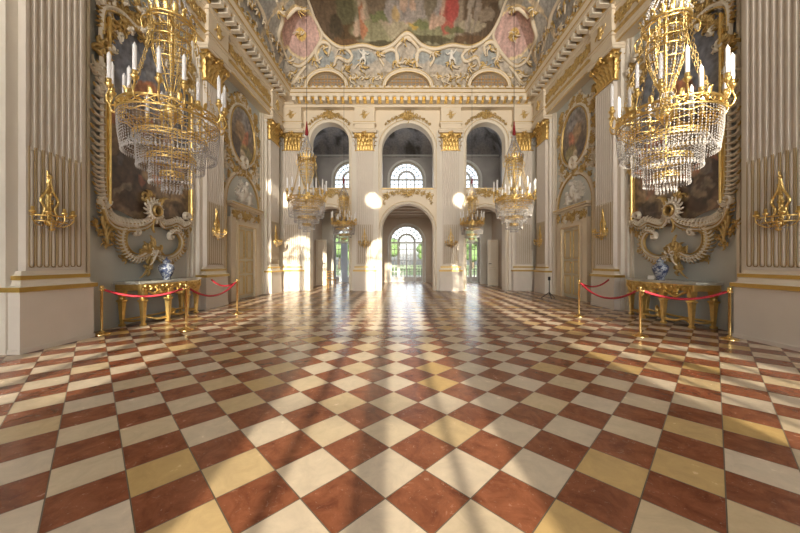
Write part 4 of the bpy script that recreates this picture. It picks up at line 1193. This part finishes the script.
rope(LPS[0],LPS[1],.10,'red velvet rope before the left console, between its two near posts')
rope(LPS[1],LPS[2],.18,'red velvet rope sagging deeply from the left console towards the left door')
rope(LPS[2],(-4.24,6.62,.62),.10,'short red velvet rope running from the left door post to the wall')
rope(RPS[0],RPS[1],.10,'red velvet rope before the right console, between its two near posts')
rope(RPS[1],RPS[2],.18,'dark red velvet rope sagging deeply from the right console towards the right door')
rope(RPS[2],(4.24,6.62,.62),.10,'short red velvet rope running from the right door post to the wall')
# ------------------------------------------------------------------ small things further back
t=empty('tripod_stand',(3.84,8.5,0),label='small black tripod stand on the floor left of the right wall door',cat='stand')
m=MB(); m.lathe([(.010,.12),(.010,.52)],8); m.build('pole',M['black'],t)
m=MB(); m.box(-.03,.03,-.01,.015,.50,.60); m.lathe([(.02,.50),(.02,.53)],8); m.build('head',M['black'],t)
for k in range(3):
    a=2*PI*k/3+.4; m=MB(); m.tube([(0,0,.17),(.2*math.cos(a),.2*math.sin(a),.01)],.010,5); m.build('leg',M['black'],t)
t=empty('side_chair',(-2.95,12.05,0),.5,label='honey coloured wooden chair in the vestibule behind the far left arch',cat='chair')
m=MB(); m.box(-.16,.16,-.15,.15,.29,.33); m.build('seat',M['woodgilt'],t)
for x,y,h in ((-.14,-.13,.29),(.14,-.13,.29),(-.14,.13,.64),(.14,.13,.64)):
    m=MB(); m.tube([(x,y,0),(x*.95,y*.95,.29),(x*.97,y*(1.0 if h<.5 else 1.25),h)],.017,6); m.build('leg',M['woodgilt'],t)
m=MB()
for z in (.42,.52,.62): m.tube(cr([(-.14,.15,z),(0,.17,z+.02),(.14,.15,z)],4),.016,6)
m.build('backrest',M['woodgilt'],t)
def leafdoor(name,x0,x1,y,rz,mt):
    t=empty(name,(x0,y,0),rz); structure(t); w=x1-x0
    m=MB(); m.box(0,w,-.02,.02,.02,1.93); l=m.build('door_leaf',M['white'],t)
    m=MB()
    for z0,z1 in ((.1,.7),(.8,1.85)): m.rect(.06,w-.06,z0,z1,.012,.015,-.02)
    m.build('door_panel',M['cream'],l)
    m=MB(); m.tube([(w-.05,-.02,.93),(w-.05,-.06,.93),(w-.14,-.06,.93)] if mt>0 else [(.05,-.02,.93),(.05,-.06,.93),(.14,-.06,.93)],.014,6); m.build('door_handle',M['black'],t)
leafdoor('door_3',-3.80,-3.36,13.0,0,1); leafdoor('door_4',3.37,3.81,13.0,0,-1)
m=MB(); m.box(-3.82,-3.30,14.0,14.08,0,3.2); m.box(3.30,3.82,14.0,14.08,0,3.2); structure(m.build('wall_vestibule_partition',M['fieldpale']))
# curtain beside the left vestibule window
m=MB(); rings=[]
for z in (.03,.6,1.2,1.9):
    rings.append([(-.16+.32*i/24,.03*math.sin(i*1.6),z) for i in range(25)]+[(.16-.32*i/24,.03*math.sin((24-i)*1.6)+.012,z) for i in range(25)])
m.loft(rings,True,True,True); o=m.build('curtain',M['curtain'],loc=(-3.0,14.9,0)); tag(o,'pale blue hanging curtain by the vestibule window behind the far left arch','curtain')
# putti on the cove
def putto(px,py,flip,label):
    p=lift(hit(px,py),.10)
    J=[(0,0,0),(0,0,.10),(0,0,.16),(0,0,.215),(.055,0,.12),(.11,-.02,.07),(.16,-.02,.12),(-.055,0,.12),(-.10,-.02,.16),(-.13,-.02,.23),(.03,0,-.02),(.05,-.04,-.10),(.03,-.0,-.19),(-.03,0,-.02),(-.08,-.04,-.07),(-.10,0,-.16),(.05,-.03,-.20),(-.12,-.03,-.17)]
    E=[(0,1),(1,2),(2,3),(1,4),(4,5),(5,6),(1,7),(7,8),(8,9),(0,10),(10,11),(11,12),(0,13),(13,14),(14,15),(12,16),(15,17)]
    R=[.05,.05,.025,.042,.028,.02,.014,.028,.02,.014,.035,.028,.017,.035,.028,.017,.013,.013]
    me=bpy.data.meshes.new('stucco_putto'); k=1.25*S
    me.from_pydata([(a*flip*k,b_*k,c*k) for a,b_,c in J],E,[]); me.materials.append(M['putto'])
    o=bpy.data.objects.new('stucco_putto',me); COL.objects.link(o); o.location=tuple(v*S for v in p)
    md=o.modifiers.new('skin','SKIN'); md.use_smooth_shade=True
    for i,r in enumerate(R): me.skin_vertices[0].data[i].radius=(r*k,r*k)
    me.skin_vertices[0].data[0].use_root=True
    sb=o.modifiers.new('sub','SUBSURF'); sb.levels=1; sb.render_levels=2
    tag(o,label,'sculpture','white stucco putti on the ceiling cove')
putto(364,58,1,'white stucco putto between the left and central lunette windows')
putto(451,58,-1,'white stucco putto between the central and right lunette windows')

# ------------------------------------------------------------------ outside the windows
m=MB(); m.box(-90,90,YB+.3,140,-.5,-.35); structure(m.build('ground_lawn',M['lawn']))
m=MB(); m.box(-8,8,YB+.3,24,-.34,-.02); structure(m.build('terrace_floor',M['gravel']))
t=empty('terrace_railing',(0,YB+3.2,-.02),label='dark iron railing of the terrace seen through the garden door',cat='railing')
m=MB(); m.box(-5,5,-.02,.02,.58,.62); m.box(-5,5,-.02,.02,.05,.08); m.build('rail',M['black'],t)
m=MB()
for k in range(101): m.box(-5+.1*k-.010,-5+.1*k+.010,-.01,.01,0,.6)
o=m.build('baluster',M['black'],t); o['kind']='stuff'
rnd=random.Random(31)
txt=['far left','second','third','fourth','fifth','sixth','seventh','eighth']
def tree(x,y,h,r,label,seed):
    rr=random.Random(seed); t=empty('garden_tree',(x,y,-.35),label=label,cat='tree',group='trees of the garden')
    m=MB(); m.tube([(0,0,0),(.1,0,h*.3),(0,.1,h*.55)],[.28,.2,.12],8); m.build('trunk',M['bark'],t)
    m=MB()
    for k in range(16):
        a=rr.uniform(0,2*PI); q=rr.uniform(0,r*.65); z=h*(.3+.55*rr.random()); s_=r*rr.uniform(.3,.5)
        vs,fs=ball(q*math.cos(a),q*math.sin(a),z,s_,s_,s_*.85,14,10)
        vs=[tuple(Vector(v)+Vector(v).normalized()*.25*s_*noise.noise(Vector(v)*1.7/s_*.6)) for v in vs]
        m.add(vs,fs,True)
    m.build('crown',M['leafmat'],t)
for i,(x,y,h,r,lab) in enumerate([(-4.5,70,6.8,3.4,'green tree in the garden at the left of the central garden door'),(5.0,70,6.6,3.2,'green tree in the garden at the right of the central garden door'),
     (-13.5,64,8,3.6,'green tree seen through the left vestibule window'),(14.5,66,9,3.4,'green tree seen through the right vestibule window'),(-9.5,90,7,3.2,'distant garden tree left of the central view'),(10,90,7,3.2,'distant garden tree right of the central view'),
     (27,60,9,4,'garden tree partly hidden by the right pier')]):
    tree(x,y,h,r,lab,i)

# ------------------------------------------------------------------ light
w=bpy.data.worlds.new('World'); sc.world=w; w.use_nodes=True; nt=w.node_tree
sky=nt.nodes.new('ShaderNodeTexSky'); sky.sky_type='NISHITA'; sky.sun_disc=False; sky.sun_elevation=math.radians(25); sky.sun_rotation=math.radians(180); sky.dust_density=3.0
hs=nt.nodes.new('ShaderNodeHueSaturation'); hs.inputs['Saturation'].default_value=.35; nt.links.new(sky.outputs['Color'],hs.inputs['Color']); nt.links.new(hs.outputs['Color'],nt.nodes['Background'].inputs['Color']); nt.nodes['Background'].inputs['Strength'].default_value=.5
SUN_EL=12.0; SUN_AZ=-2.5
sl=bpy.data.lights.new('sun','SUN'); sl.energy=12.5; sl.angle=math.radians(.6); sl.color=(1,.86,.66)
so=bpy.data.objects.new('sun',sl); COL.objects.link(so)
d=Vector((math.sin(math.radians(SUN_AZ))*math.cos(math.radians(SUN_EL)),math.cos(math.radians(SUN_AZ))*math.cos(math.radians(SUN_EL)),-math.sin(math.radians(SUN_EL))))
so.rotation_euler=d.to_track_quat('-Z','Y').to_euler(); so.location=(0,-20,10)
def area(x,y,z,w_,h_,dirv,e,col,sp=180):  # fill lamps added just inside the windows to brighten the hall
    l=bpy.data.lights.new('window_fill','AREA'); l.shape='RECTANGLE'; l.size=w_*S; l.size_y=h_*S; l.energy=e; l.color=col; l.spread=math.radians(sp)
    o=bpy.data.objects.new('window_fill',l); COL.objects.link(o); o.location=(x*S,y*S,z*S); o.rotation_euler=Vector(dirv).to_track_quat('-Z','Z').to_euler()
for cx in (-SB,0,SB):
    area(cx*1.08,-4.9,1.9,1.4,3.4,(0,1,.03),50,(1,.96,.91),85); area(cx*1.08,-4.9,4.6,1.5,1.2,(0,1,.33),320,(1,.90,.76),75)
    area(cx,YB-.15,1.4,1.5,2.4,(0,-1,-.1),30,(.93,.97,1)); area(cx,YB-.15,4.95,1.5,1.5,(0,-1,0),60,(.93,.97,1))

# ------------------------------------------------------------------ camera and view
cd=bpy.data.cameras.new('camera'); co=bpy.data.objects.new('camera',cd); COL.objects.link(co); sc.camera=co
cd.sensor_width=36; cd.lens=36*F/800; cd.shift_x=-(CXP-400)/800; cd.shift_y=-(266.5-CYP)/800; cd.clip_start=.05; cd.clip_end=500
co.location=(CAMX*S,0,1*S); co.rotation_euler=(PI/2,0,0)
sc.view_settings.view_transform='Standard'; sc.view_settings.look='None'; sc.view_settings.gamma=1; sc.view_settings.use_curve_mapping=False
sc.view_settings.exposure=0.0
cy=sc.cycles; cy.use_denoising=True; cy.max_bounces=9; cy.diffuse_bounces=5; cy.glossy_bounces=4; cy.transmission_bounces=5; cy.transparent_max_bounces=12; cy.sample_clamp_indirect=6; cy.caustics_reflective=False; cy.caustics_refractive=False
